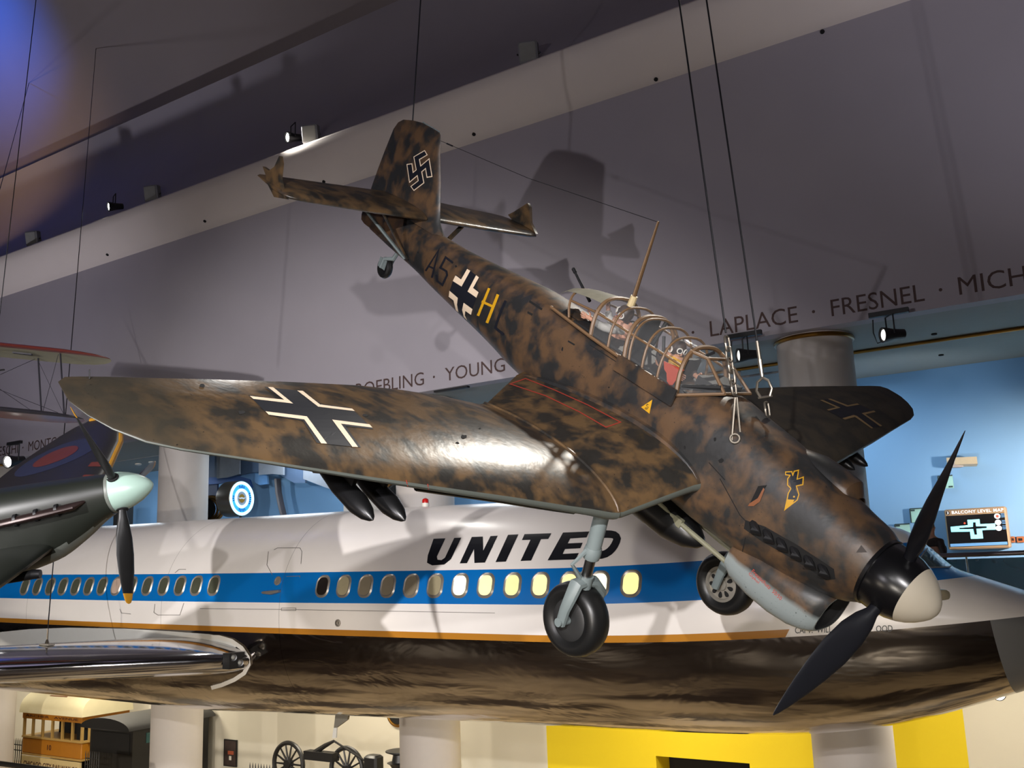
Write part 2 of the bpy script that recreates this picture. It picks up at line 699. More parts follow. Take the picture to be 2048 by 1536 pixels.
for (x, y), lab, lit in (((586, 275), 'small bright spotlight on the cornice ledge left of the bomber fin', True),
                         ((228, 413), 'small spotlight on the cornice ledge at far left', True)):
    p = onY(x, y, 19.3)
    spot_can(p, (-.35, -.9, -.2), lab, 'small spotlights on the cornice ledge', lit, 1.0, lens=m_lens)
for (x, y), lab, rl in (((1492, 708), 'black spotlight under the balcony ceiling beside the cable shackle', 1.0), ((1782, 667), 'black spotlight under the balcony ceiling right of the column', 1.0)):
    p = onZ(x, y + 2, ZS - .48)
    spot_can(p, (-.75, -.6, -.05), lab, 'black spotlights under the balcony ceiling', True, .9, True, rl * .75, pm('dim_lens', (.9, .9, .85), .3, emit=1.2))
p = onZ(27, 922, ZS - .6)
spot_can(p, (.2, -1, -.2), 'glaring spotlight under the balcony ceiling at the left edge of the hall', 'black spotlights under the balcony ceiling', True, 1.3, True, .8, m_lens)
for (x, y), lab in (((279, 895), 'glaring track lamp under the bomber wing tip'), ((226, 905), 'white track lamp left of the glaring one')):
    p = onY(x, y, 24.5)
    spot_can(p, (.5, -.85, -.15), lab, 'white track lamps in the balcony', True, .8, lens=m_lens if x > 250 else m_lens_warm)
for (x, y), lab in (((304, 916), 'white can lamp on the balcony rail right of the propeller, beside the column'), ((277, 920), 'white can lamp left of the one beside the column')):
    p = onY(x, y, 24.5)
    t = empty('can_lamp', p, lab, 'lamp', 'white can lamps in the balcony')
    MB().lathe([(-.28, .1), (-.26, .12), (.2, .13), (.2, .1)], (0, 0, 0), (.1, -.1, -1), 16).build('shade', m_white, t)
    MB().lathe([(.12, .1), (.16, .1)], (0, 0, 0), (.1, -.1, -1), 16).build('bulb', m_lens_warm, t)
    MB().tube([(0, 0, .2), (0, 0, .5)], .02, 6).build('stem', m_white, t)
# conduits below the balcony ceiling
mb = MB()
a, b = onY(1752, 655, 23), onY(2048, 620, 23)
mb.tube([V((-9.5, 23, ZS - .041)), V((3, 23, ZS - .041))], .04, 8)
tag(mb.build('conduit', m_brass), 'thin brown conduit running under the balcony ceiling at right', 'pipe')
mb = MB()
z1 = onY(1500, 752, 23.2).z
tag(MB().tube([V((-10.6, 23.2, z1)), V((-6.6, 23.2, z1))], .035, 6).tube([V((-9.4, 23.2, ZS - .002)), V((-9.4, 23.2, z1 - .5))], .02, 5)
    .tube([V((-8.2, 23.2, ZS - .002)), V((-8.2, 23.2, z1 - .7))], .02, 5).build('light_track', m_grey), 'thin light track with hangers behind the bomber windscreen', 'track')
z1 = onY(250, 920, 23.4).z
tag(MB().tube([V((-35, 23.4, z1)), V((-27.8, 23.4, z1))], .035, 6).tube([V((-31, 23.4, z1)), V((-31, 23.4, ZS - .002))], .02, 5).build('light_track', m_grey), 'thin light track with white can lamps between propeller and column', 'track')


# ------------------------------------------------------------------ light sources, some of them added fills
def light(kind, name, loc, power, col, target=None, **k):
    d = bpy.data.lights.new(name, kind)
    d.energy = power
    d.color = col
    for a, v in k.items():
        setattr(d, a, v)
    o = bpy.data.objects.new(name, d)
    COL.objects.link(o)
    o.location = loc
    if target is not None:
        o.rotation_euler = (V(target) - V(loc)).to_track_quat('-Z', 'Y').to_euler()
    return o


WARM = (1, .86, .68)
NEUT = (1, .93, .88)
COOL = (.62, .78, 1)
SP = math.radians
light('SPOT', 'hall_spot', (-.6, -3.5, 10.8), 8000, (1, .97, .97), (-13, 15, 6.9), spot_size=SP(56), spot_blend=.6, shadow_soft_size=.10)
light('SPOT', 'hall_spot', (3.6, -3.5, 10.8), 4600, (1, .97, .97), (-9.5, 15, 6.9), spot_size=SP(42), spot_blend=.7, shadow_soft_size=.10)
light('SPOT', 'hall_spot', (-13, -3.5, 10.7), 9800, (1, .97, .97), (-18.5, 15, 6.7), spot_size=SP(66), spot_blend=.6, shadow_soft_size=.10)
light('SPOT', 'hall_spot', (-5.6, -3.5, 9.5), 2700, (.97, .93, 1), (-14, 18, 17), spot_size=SP(105), spot_blend=1, shadow_soft_size=.10)
# uplights for the vault: white from below, blue and warm washes at far left
for x, p in ((-33, 3800), (-22, 11500), (4, 3800)):
    light('SPOT', 'vault_spot', (x, 9, 6), p, (.88, .86, 1), (x - 2, 22.5, 28), spot_size=SP(66), spot_blend=1, shadow_soft_size=.4)
light('SPOT', 'vault_spot', (-38, 13, 26.5), 7000, (.0, .13, 1), (-42, 18.5, 33.5), spot_size=SP(88), spot_blend=1, shadow_soft_size=.4)
light('SPOT', 'vault_spot', (-42, 15, 19), 1500, (1, .62, .36), (-43, 24, 28), spot_size=SP(70), spot_blend=1, shadow_soft_size=.4)
# balcony: cool lamps washing the blue wall
light('SPOT', 'balcony_spot', (1.6, 22.6, 9.0), 5000, (1, .80, .66), (-1.4, 26.8, 8.3), spot_size=SP(72), spot_blend=.9, shadow_soft_size=.15)
light('SPOT', 'balcony_spot', (-3.8, 22.2, 8.6), 330, (.8, .9, 1), (-5.2, 26.8, 11.6), spot_size=SP(75), spot_blend=.9, shadow_soft_size=.2)  # uplight added to lift the dim wall, no known fixture
lc = onY(586, 275, 19.2)
light('SPOT', 'ledge_spot', (lc.x, 18.9, 20.9), 700, (1, .97, .92), (-13, 14, 8), spot_size=SP(110), spot_blend=.9, shadow_soft_size=.15)
for x in (-45, -34, -25, -16):
    light('AREA', 'balcony_lamp', (x, 24, 12.3), 190, (.8, .9, 1), size=2.2)
light('AREA', 'balcony_lamp', (-7, 24.5, 12.3), 150, (.75, .88, 1), size=2)
# ground floor: lamps under the balcony slab and unseen spots added to brighten columns and wall
for x, p in ((-42, 420), (-33, 520), (-22, 560), (-11, 520), (-3, 420)):
    light('AREA', 'ground_lamp', (x, 22.6, 6.15), p, (1, .9, .72), (x, 23.6, 0), size=2.4)
for x, p in ((-2, 2600), (-14, 4300), (-28, 6500)):
    light('SPOT', 'ground_fill_spot', (x, -3.5, 5.4), p, (1, .92, .8), (x - 8, 24, 1.6), spot_size=SP(50), spot_blend=.4, shadow_soft_size=.2)
for x in (2, -8, -18, -28):  # unseen lamps added so the floor reflects bright in the airliner belly
    light('SPOT', 'floor_fill', (x, -3.5, 5.6), 2600, (1, .88, .72), (x - 8, 18.5, 0), spot_size=SP(40), spot_blend=.6, shadow_soft_size=.2)
    light('AREA', 'floor_fill', (x, -2.5, 5.6), 150, (1, .85, .68), (x - 2, 6, 0), size=1.5)
# a lamp on the cornice ledge beyond the frame that rakes back over the bomber's wing
light('SPOT', 'ledge_spot', (-4.3, 19.1, 21.0), 5200, (1, .95, .85), (-6.9, 6.6, 8.8), spot_size=SP(38), spot_blend=.7, shadow_soft_size=.2)
SC.world = bpy.data.worlds.new('world')
SC.world.use_nodes = True
SC.world.node_tree.nodes['Background'].inputs[0].default_value = (.5, .52, .8, 1)
SC.world.node_tree.nodes['Background'].inputs[1].default_value = .032
light('AREA', 'hall_fill', (-12, 2, 30), 120, (.75, .68, 1), (-12, 12, 6), size=10)  # unseen overhead fill added for the whole hall, no such fixture
# ================================================================== DIVE BOMBER
# local frame: x forward (spinner tip at 0), y to port, z up
RB = Matrix(((.60606298, .72647833, .32390879), (.46487391, .00692344, -.88534983), (-.64543003, .6871545, -.33352478)))
TB = V((4.10797007, 2.2063859, 9.30651263))
WB = (M3 @ RB).to_4x4()
WB.translation = C0 + M3 @ TB


def camo(name, sand, dark, under=None, zlim=None, rough=.42, sc=2.3, bias=0.0, tip=False):
    n = NT(name)
    co_ = n.mapping((1, 1, .85))
    a = n.noise(sc, 2.5, .5, .35, co_)
    b = n.noise(sc * 3.1, 3, .6, .2, co_)
    f = n.math('ADD', n.math('MULTIPLY', a, .78), n.math('MULTIPLY', b, .22))
    f = n.ramp(f, .43 + bias, .60 + bias)
    tone = n.noise(.9, 2)
    s1 = n.mix(tone, tuple(c * .75 for c in sand), tuple(c * 1.15 for c in sand))
    d1 = n.mix(b, tuple(c * .7 for c in dark), tuple(c * 1.3 for c in dark))
    col = n.mix(f, s1, d1)
    if under:
        z = n.xyz()[2]
        k = n.ramp(n.math('ADD', z, n.math('MULTIPLY', n.noise(3), .06)), zlim - .03, zlim + .03)
        col = n.mix(k, under, col)
    if tip:
        k = n.ramp(n.math('SUBTRACT', n.math('MULTIPLY', n.noise(2), .8), n.xyz()[1]), 5.9, 6.7)
        col = n.mix(n.math('MULTIPLY', k, .85), col, srgb(50, 46, 38))
    fine = n.noise(40, 2)
    col = n.mix(n.ramp(fine, .68, .76), col, tuple(c * .45 for c in dark))
    n.put(n.b.inputs['Base Color'], col)
    n.set(Roughness=rough)
    n.b.inputs['Specular IOR Level'].default_value = .55
    n.bump(n.noise(5, 3), .25, .02)
    return n.m


SAND, DARK, UNDER = srgb(90, 68, 48), srgb(37, 37, 37), srgb(122, 130, 130)
m_camo = camo('mottled_camouflage', SAND, DARK, UNDER, -.86, sc=3.3, bias=-.03)
m_camow = camo('mottled_wing_camouflage', srgb(95, 74, 50), srgb(40, 38, 35), sc=3.4, rough=.3, bias=-.02, tip=True)
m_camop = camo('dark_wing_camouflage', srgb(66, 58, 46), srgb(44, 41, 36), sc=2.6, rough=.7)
m_under = pm('pale_blue_underside', UNDER, .5, var=.08)
m_wunder = pm('wing_underside_grey', srgb(84, 88, 82), .5, var=.08)
m_prop = pm('black_propeller', srgb(26, 27, 32), .32, var=.08)
m_spin = pm('spinner_black', srgb(18, 18, 20), .25, var=.05)
m_tip = pm('spinner_white', srgb(214, 204, 184), .35, var=.03)
m_rubber = pm('tire_rubber', srgb(22, 22, 22), .38, var=.1)
m_gear = pm('gear_grey', srgb(112, 122, 122), .45, var=.08)
m_hub = pm('wheel_hub', srgb(40, 40, 40), .5)
m_alloy = pm('alloy_rim', srgb(165, 160, 150), .4, metal=.6)
m_frame = pm('canopy_frame', srgb(112, 86, 60), .5, var=.1)
m_glass = pm('canopy_glass', (.9, .92, .95), .03, alpha=.05)
m_bk = pm('marking_black', srgb(20, 22, 30), .5, var=.05)
m_wh = pm('marking_white', srgb(226, 204, 176), .55, var=.04)
m_ye = pm('marking_yellow', srgb(196, 146, 20), .55, var=.05)
m_red = pm('marking_red', srgb(150, 52, 40), .6)
m_bomb = pm('bomb_black', srgb(14, 14, 15), .35)

BOMBER = empty('dive_bomber', label='mottled brown two-seat dive bomber hung nose down in front of the white airliner', cat='airplane', mw=WB)
B = BOMBER

# ---- fuselage -----------------------------------------------------------------
#        x      top    bottom  half-width  mid   exponent
FUS = [(-.66, .36, -.37, .35, 0, 2), (-.80, .42, -.45, .39, -.01, 2.2), (-1.0, .45, -.52, .42, -.03, 2.4), (-1.3, .51, -.58, .45, -.05, 2.5), (-1.7, .575, -.64, .48, -.06, 2.6),
       (-2.1, .655, -.70, .51, -.06, 2.7), (-2.6, .71, -.70, .54, -.05, 2.8), (-3.0, .76, -.67, .56, -.03, 2.8), (-3.35, .70, -.665, .56, -.02, 3.0), (-3.7, .62, -.66, .56, -.02, 3.2),
       (-4.5, .60, -.645, .55, -.02, 3.2), (-5.3, .60, -.61, .53, -.02, 3.0), (-5.75, .62, -.59, .51, -.0, 2.6), (-6.28, .63, -.565, .47, .02, 2.4), (-6.7, .60, -.51, .43, .03, 2.3),
       (-7.2, .55, -.455, .38, .03, 2.25), (-7.7, .505, -.41, .34, .035, 2.2), (-8.15, .47, -.365, .30, .04, 2.2), (-8.6, .455, -.32, .26, .06, 2.2), (-9.0, .45, -.27, .22, .08, 2.2), (-9.5, .43, -.235, .17, .10, 2.2),
       (-9.9, .40, -.215, .125, .10, 2.1), (-10.3, .36, -.18, .09, .1, 2.0), (-10.62, .33, -.15, .06, .1, 2)]
xs = [r[0] for r in FUS]
stations = []
x = -.66
while x > -10.62:
    stations.append(x)
    x -= .12
stations.append(-10.62)
fus = MB()
fus.loft([sring(x, *smooth_interp(FUS, x), N=48) for x in stations])
fus_o = fus.build('fuselage', m_camo, B, angle=60)
# radiator chin below the engine
chin = MB()
CH = [(-.88, -.44, -.905, .27), (-.93, -.42, -.945, .31), (-1.0, -.41, -.975, .345), (-1.17, -.42, -1.025, .37), (-1.41, -.45, -1.055, .38), (-1.7, -.45, -1.045, .38), (-1.96, -.5, -1.0, .37), (-2.06, -.55, -.93, .36)]
rings = []
for x, zt, zb, w in CH:
    r = sring(x, zt, zb, w, -.70, 3.0, 32)
    lean = max(0, (x + 1.17) / .29) * .02
    rings.append([V((p.x - lean + 2 * lean * (p.z - zb) / (zt - zb), p.y, p.z)) for p in r])
chin.loft(rings, cap0=False, cap1=True)
# the dark throat inside the mouth
r0 = rings[0]
c0 = sum(r0, V()) / len(r0)
thr = [[c0 + (p - c0) * .93 for p in r0], [c0 + (p - c0) * .9 + V((-.3, 0, 0)) for p in r0]]
chin_o = chin.build('radiator_cowl', camo('chin_camouflage', SAND, DARK, srgb(128, 136, 136), -.665, sc=3.3, bias=-.03), B, angle=60)
mb = MB().loft([r0, thr[0]], cap0=False, cap1=False, mi=0).loft(thr, cap0=False, cap1=True, mi=1)
mb.build('radiator_mouth', [m_under, m_dark], chin_o)
# grey sheet along the bottom of the chin
cast_ch = None

# air scoop on the upper right of the cowl
sc = MB()
for nm, w in (('a', 0),):
    SP_ = [(-1.30, .50, .03, .20), (-1.34, .64, .12, .23), (-1.5, .665, .13, .23), (-1.8, .675, .12, .22), (-1.97, .64, .08, .2), (-2.15, .6, .02, .17)]
    rr = []
    for x, zt, dz, hw in SP_:
        rr.append([V((x + (.06 if zt < .6 and x > -1.4 else 0), .16 + hw * math.cos(q), zt - .25 + .25 * max(0, math.sin(q)) ** .6 - (.1 if math.sin(q) < -.01 else 0))) for q in [PI * k / 14 for k in range(15)]])
    sc.loft(rr, closed=False)
sc_o = sc.build('air_scoop', m_camo, B)

# ---- tail fin and rudder ------------------------------------------------------
def plate(prof_le, prof_te, thick, name, mat, parent, n=9, axis='z'):
    """symmetric aerofoil surface lofted through (z, x_le, x_te) rows"""
    pass


def foil_ring(le, te, up, t, n=18, camber=0.0, under=None):
    """closed aerofoil loop from trailing edge over the top to the leading edge and back"""
    out = []
    ch = te - le
    for k in range(2 * n):
        if k <= n:
            u = 1 - k / n
            sgn = 1
        else:
            u = (k - n) / n
            sgn = -1
        s = (1 - math.cos(PI * u)) / 2
        yt = 5 * t * (.2969 * math.sqrt(s) - .126 * s - .3516 * s * s + .2843 * s ** 3 - .1036 * s ** 4)
        cam_ = camber * 4 * s * (1 - s)
        out.append(le + ch * s + up * ((cam_ + sgn * yt) * ch.length))
    return out


FIN = [(.42, -8.72, -10.93), (.6, -8.93, -10.915), (.8, -9.03, -10.895), (1.15, -9.2, -10.85), (1.53, -9.425, -10.785), (1.66, -9.48, -10.715), (1.74, -9.52, -10.60), (1.80, -9.555, -10.36), (1.835, -9.60, -10.12)]
fin = MB()
rr = []
for z, a, b in FIN:
    t = .085 if z < 1.7 else .05
    rr.append(foil_ring(V((a, 0, z)), V((b, 0, z)), V((0, 1, 0)), t * (1.5 if z < .5 else 1), 14))
rr.append(foil_ring(V((-9.68, 0, 1.846)), V((-10.0, 0, 1.848)), V((0, 1, 0)), .02, 14))
fin.loft(rr)
fin_o = fin.build('tail_fin', m_camo, B, angle=50)
rud = MB()
RU = [(.40, -10.30, -10.935), (.15, -10.32, -10.965), (-.02, -10.36, -10.985), (-.10, -10.45, -10.95), (-.13, -10.6, -10.85)]
rud.loft([foil_ring(V((a, 0, z)), V((b, 0, z)), V((0, 1, 0)), .12, 12) for z, a, b in RU])
rud.build('rudder', m_camo, B, angle=50)
mb = MB()
mb.tube([(-9.60, 0, 1.838), (-10.08, 0, 1.852)], .011, 6)
mb.build('fin_top_strip', m_gear, fin_o)

# ---- tailplane ----------------------------------------------------------------
for s in (-1, 1):
    st = MB()
    rows = [(.10, -9.13, -10.42, .57), (1.2, -9.17, -10.36, .55), (2.25, -9.22, -10.28, .54), (2.42, -9.27, -10.24, .54), (2.5, -9.42, -10.15, .54)]
    st.loft([foil_ring(V((a, s * y, z)), V((b, s * y, z + .01)), V((0, 0, 1)), .115 if y < 2.45 else .05, 16) for y, a, b, z in rows])
    to = st.build('tailplane', [m_camow], B, angle=50)
    # horn at the tip of the elevator
    horn = MB()
    if s < 0:
        pts = [(-9.30, .50), (-9.48, .60), (-9.60, .70), (-9.66, .90), (-9.74, .98), (-9.80, .80), (-9.92, .70), (-10.12, .70), (-9.98, .62), (-9.86, .52), (-9.6, .42)]
    else:
        pts = [(-9.30, .58), (-9.52, .70), (-9.66, .93), (-9.74, .98), (-9.86, .86), (-10.0, .72), (-10.12, .62), (-9.8, .52)]
    horn.prism([V((x, s * 2.44, z)) for x, z in pts], (0, -.03, 0), (0, .03, 0))
    horn.build('elevator_horn', m_camow, to)
    # pair of bracing struts
    for a, b in (((-9.32, s * .78, .50), (-9.20, s * .20, -.12)), ((-10.05, s * .80, .46), (-9.24, s * .20, -.14))):
        MB().tube([a, b], .05, 8, flat=.45).build('tailplane_strut', m_camow if a[0] > -9.5 else m_gear, B)

# tail wheel
tw = empty('tail_wheel')
tw.parent = B
twc = V((-9.93, 0, -.56))
MB().tube([(-9.72, 0, -.2), (-9.78, 0, -.34), twc + V((.03, -.09, .16)), twc + V((0, -.09, 0))], [.035, .04, .03, .03], 8).tube([(-9.78, 0, -.34), twc + V((.03, .09, .16)), twc + V((0, .09, 0))], .03, 8) \
    .box(twc + V((-.0, -.075, .07)), (.2, .012, .16)).build('fork', m_gear, tw)
MB().lathe([(-.05, .02), (-.055, .09), (-.06, .13), (-.04, .165), (0, .18), (.04, .165), (.06, .13), (.055, .09), (.05, .02)], twc, (0, 1, 0), 28).build('tire', m_rubber, tw)

# ---- wings --------------------------------------------------------------------
#       |y|    LE x    LE z    TE x    TE z   thick  camber
WING = [(.30, -2.55, -.12, -5.86, -.36, .150, .015), (.62, -2.62, -.20, -5.72, -.38, .150, .018), (1.1, -2.66, -.345, -5.42, -.42, .150, .02), (1.60, -2.69, -.49, -5.10, -.45, .150, .022),
        (1.78, -2.72, -.485, -5.04, -.44, .150, .024), (2.4, -2.83, -.415, -4.99, -.31, .145, .03), (3.1, -2.95, -.325, -4.95, -.20, .14, .032), (3.7, -3.05, -.255, -4.90, -.125, .135, .032),
        (4.6, -3.20, -.145, -4.78, -.03, .125, .03), (5.5, -3.36, -.03, -4.63, .065, .115, .025), (6.2, -3.48, .055, -4.52, .13, .10, .02), (6.45, -3.56, .085, -4.49, .15, .09, .015),
        (6.65, -3.70, .12, -4.47, .16, .07, .01), (6.78, -3.87, .145, -4.44, .17, .05, .0), (6.86, -4.05, .165, -4.34, .178, .03, 0)]
wing_bm = {}
for s in (-1, 1):
    for part, y0, y1 in (('wing_center_section', .0, 1.70), ('outer_wing', 1.66, 7)):
        mb = MB()
        ys = [r[0] for r in WING if y0 <= r[0] <= y1]
        full = sorted(set(ys + [y0 + .001 if y0 > 1 else ys[0], min(y1, 6.86)] + [y0 + (min(y1, 6.86) - y0) * k / 14 for k in range(15)]))
        rr = []
        for y in full:
            if y < .3:
                continue
            lx, lz, tx, tz, t, cm = interp(WING, y)
            grow = 1.03 if part == 'outer_wing' and y < 1.8 else 1.0
            rr.append(foil_ring(V((lx + .02 * (grow > 1), s * y, lz)), V((tx, s * y, tz)), V((0, -s * (.12 if y > 1.65 else -.2), 1)).normalized(), t * grow, 22, cm))
        mb.loft(rr, mi=0)
        n = len(rr[0])
        # underside faces take the pale paint
        for i, f in enumerate(mb.f):
            if len(f) == 4:
                j = f[0] % n
                if 21 <= j <= 43:
                    mb.mi[i] = 1
        wing_bm[(s, part)] = mb
        o = mb.build(part, [m_camow if s < 0 else m_camop, m_wunder], B, angle=40)
        if part == 'outer_wing':
            # joint strap between the wing panels
            jp = []
            for k in range(0, 22):
                lx, lz, tx, tz, t, cm = interp(WING, 1.67)
                r = foil_ring(V((lx, s * 1.67, lz)), V((tx, s * 1.67, tz)), V((0, 0, 1)), t * 1.04, 22, cm)
                jp.append(r[k])
            MB().tube(jp, .022, 6).build('joint_strip', m_camow if s < 0 else m_camop, o)
# fillets where the wing meets the fuselage
for s in (-1, 1):
    fl = []
    for k in range(0, 20):
        x = -2.75 - k * .155
        lx, lz, tx, tz, t, cm = interp(WING, .62)
        r = foil_ring(V((lx, s * .56, lz)), V((tx, s * .56, tz)), V((0, 0, 1)), t, 22, cm)
        fl.append(r[21 - k])
    MB().tube(fl, [.02 + .05 * math.sin(PI * k / 19) for k in range(20)], 8).build('wing_fillet', m_camo, B)

# ---- propeller ----------------------------------------------------------------
prop = empty('propeller')
prop.parent = B
SPN = [(-.66, .355), (-.64, .362), (-.5, .362), (-.38, .345), (-.28, .31)]
SPT = [(-.28, .31), (-.2, .268), (-.13, .215), (-.07, .155), (-.03, .105), (-.005, .05), (0, .0)]
MB().lathe(SPN, (0, 0, 0), (1, 0, 0), 48).build('spinner', m_spin, prop, angle=50)
MB().lathe(SPT, (0, 0, 0), (1, 0, 0), 48).build('spinner_tip', m_tip, prop, angle=50)
MB().lathe([(-.70, .36), (-.69, .375), (-.655, .375), (-.65, .36)], (0, 0, 0), (1, 0, 0), 48).build('backplate', m_spin, prop)
for k in range(3):
    ph = math.radians(104.55 + 120 * k)
    rd = V((0, math.cos(ph), math.sin(ph)))
    tg = V((0, -math.sin(ph), math.cos(ph)))
    ax = V((1, 0, 0))
    c = V((-.45, 0, 0))
    rows = [(.28, .12, .12, 80), (.40, .13, .11, 75), (.52, .22, .09, 62), (.70, .30, .07, 52), (.95, .335, .055, 43), (1.2, .31, .042, 36), (1.45, .24, .03, 31), (1.65, .15, .022, 28), (1.78, .07, .014, 26), (1.836, .015, .006, 26)]
    rr = []
    for r, chd, th, deg in rows:
        a = math.radians(deg)
        cd = tg * math.cos(a) + ax * math.sin(a)
        nn = tg * math.sin(a) - ax * math.cos(a)
        rr.append([c + rd * r + cd * (chd / 2 * math.cos(q)) + nn * (th / 2 * math.sin(q)) for q in [2 * PI * j / 16 for j in range(16)]])
    b = MB().loft(rr).build('propeller_blade', m_prop, prop, angle=60)
    if k == 1:
        pass

# ---- exhausts -----------------------------------------------------------------
fus_bvh = fus.bvh()
castF = caster(fus_bvh, WB)


def on_fus(px, py, lift=0.0):
    r = castF(px, py)
    return r[0] + r[1] * lift if r else None


e0, e1 = on_fus(1500, 1047), on_fus(1664, 1150)
for k in range(6):
    a = e0.lerp(e1, (k + .08) / 6)
    b = e0.lerp(e1, (k + .86) / 6)
    m = (a + b) / 2
    y = -math.sqrt(max(0, 1)) * abs(m.y)
    mb = MB()
    mb.tube([a + V((.0, .02, .02)), m + V((0, -.02, .0)), b + V((-.0, -.045, -.02)), b + V((-.07, -.055, -.03))], [.04, .05, .046, .04], 8)
    mb.build('exhaust_stack', m_black, B)
cast_f = castF
slot = [[(1491, 1040), (1530, 1053), (1600, 1093), (1668, 1138), (1671, 1158), (1652, 1160), (1590, 1120), (1520, 1080), (1488, 1057)]]
flat('exhaust_slot', [(slot, m_dark, .004)], castF, B, step=5)

# ---- markings -----------------------------------------------------------------
def deco(name, layers, cast, step=6):
    return flat(name, layers, cast, B, step=step)


K1 = lambda p: zz(p, 820, 470, 6.679)
blk = K1([(808, 480), (885, 540), (772, 755), (890, 838), (838, 990), (720, 905), (700, 1000), (722, 1092), (650, 1030), (632, 930), (642, 840), (532, 745), (575, 615), (692, 690)])
whs = [K1(p) for p in ([(765, 455), (808, 480), (692, 690), (575, 615), (612, 540), (685, 590)], [(885, 540), (925, 570), (850, 712), (920, 765), (890, 838), (772, 755)],
                       [(532, 745), (642, 840), (632, 930), (650, 1030), (612, 1000), (582, 872), (520, 825)], [(720, 905), (838, 990), (818, 1068), (745, 1020), (742, 1080), (765, 1135), (722, 1092), (700, 1000)])]
bord = [K1(q) for p in ([(612, 535), (685, 588), (765, 450)], [(930, 568), (852, 708), (928, 762)], [(518, 828), (580, 875), (612, 1004)], [(822, 1074), (747, 1022), (742, 1080)]) for q in [[(v.x, v.y) for v in s_] for s_ in stroke(p, 9)]]
deco('fuselage_cross', [([blk], m_bk, .004), (whs, m_wh, .005), (bord, m_bk, .006)], castF, 5)
lets = []
for p, w in (([(210, 480), (385, 202), (293, 572)], 26), ([(238, 412), (325, 450)], 24), ([(578, 375), (478, 300), (407, 437), (488, 485), (498, 535), (435, 668), (365, 612), (355, 530)], 28)):
    lets += [K1([(v.x, v.y) for v in s_]) for s_ in stroke(p, w)]
deco('code_letters', [(lets, m_bk, .004)], castF, 5)
hl = []
for p, w in (([(1060, 712), (910, 1080)], 34), ([(1178, 795), (1030, 1175)], 38), ([(960, 888), (1100, 952)], 32)):
    hl += [K1([(v.x, v.y) for v in s_]) for s_ in stroke(p, w)]
deco('yellow_code_letter', [(hl, m_ye, .004)], castF, 5)['label'] = 'yellow code letter H'
ll = [K1([(v.x, v.y) for v in s_]) for s_ in stroke([(1280, 878), (1205, 1050), (1140, 1238), (1258, 1335)], 34)]
deco('code_letter', [(ll, m_bk, .004)], castF, 5)

# fin emblem as painted on the preserved aircraft
finb = fin.bvh()
castT = caster(finb, WB)
K2 = lambda p: zz(p, 700, 220, 4.955)
paths = [[(757, 422), (662, 478), (706, 712), (617, 780)], [(590, 532), (610, 668), (768, 532), (790, 668)]]
wq, bq = [], []
for p in paths:
    wq += [K2([(v.x, v.y) for v in s_]) for s_ in stroke(p, 58)]
    bq += [K2([(v.x, v.y) for v in s_]) for s_ in stroke([tuple(V(p[0]).lerp(V(p[1]), .07))] + p[1:-1] + [tuple(V(p[-1]).lerp(V(p[-2]), .07))], 42)]
deco('fin_marking', [(wq, m_wh, .003), (bq, m_bk, .005)], castT, 8)

# wing crosses
for s in (-1, 1):
    cw = caster(wing_bm[(s, 'outer_wing')].bvh(), WB)
    if s < 0:
        K = lambda p: zz(p, 480, 740, 6.827)
        bl = K([(330, 235), (860, 292), (1100, 468), (1510, 518), (1820, 815), (1440, 772), (1650, 1062), (1045, 1000), (860, 700), (395, 625), (110, 345), (580, 405)])
        w4 = [K(p) for p in ([(378, 240), (450, 243), (722, 465), (180, 402), (130, 362), (600, 413)], [(780, 288), (855, 292), (1090, 478), (1530, 535), (1565, 568), (1065, 508)],
                             [(1255, 685), (1765, 748), (1805, 793), (1375, 740), (1608, 1058), (1530, 1055)], [(345, 572), (910, 640), (1185, 1012), (1105, 1008), (875, 682), (390, 618)])]
    else:
        K = lambda p: zz(p, 1540, 700, 5.689)
        bl = K([(620, 565), (680, 555), (890, 635), (1000, 615), (1195, 705), (1075, 735), (1265, 870), (1165, 890), (960, 752), (830, 785), (655, 690), (795, 660)])
        w4 = [K(p) for p in ([(565, 573), (600, 572), (800, 660), (665, 693), (645, 682), (750, 655)], [(655, 560), (690, 557), (885, 632), (990, 610), (1018, 625), (875, 648)],
                             [(1040, 722), (1180, 692), (1200, 708), (1085, 735), (1275, 865), (1250, 872)], [(820, 780), (950, 742), (985, 752), (1170, 890), (1150, 895), (965, 765), (850, 795)])]
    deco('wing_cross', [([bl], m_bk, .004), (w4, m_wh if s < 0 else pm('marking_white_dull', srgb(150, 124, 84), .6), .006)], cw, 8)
    if s < 0:
        holes = []
        for x, y, r in ((927, 874, 6), (730, 831, 5), (483, 825, 6), (405, 772, 5), (575, 792, 3), (960, 857, 2), (915, 886, 3)):
            holes.append([(x + r * 1.3 * math.cos(q) * random.uniform(.6, 1.2), y + r * .75 * math.sin(q) * random.uniform(.6, 1.2)) for q in [2 * PI * k / 9 for k in range(9)]])
        deco('bullet_holes', [(holes, m_dark, .003)], cw, None)
        rd = [[(v.x, v.y) for v in q] for p in ([(812, 960), (816, 975)], [(855, 968), (858, 985)]) for q in stroke(p, 1.6)]
        deco('red_ticks', [(rd, m_red, .003)], cw, 6)
cw = caster(wing_bm[(-1, 'wing_center_section')].bvh(), WB)
rl = [[(v.x, v.y) for v in q] for q in stroke(zz([(645, 932), (735, 900), (900, 965), (1100, 1055), (1290, 1155), (1205, 1185), (1050, 1095), (850, 1000)], 800, 450, 2.926), 2.0, True)]
deco('red_walkway_outline', [(rl, m_red, .004)], cw, 6)

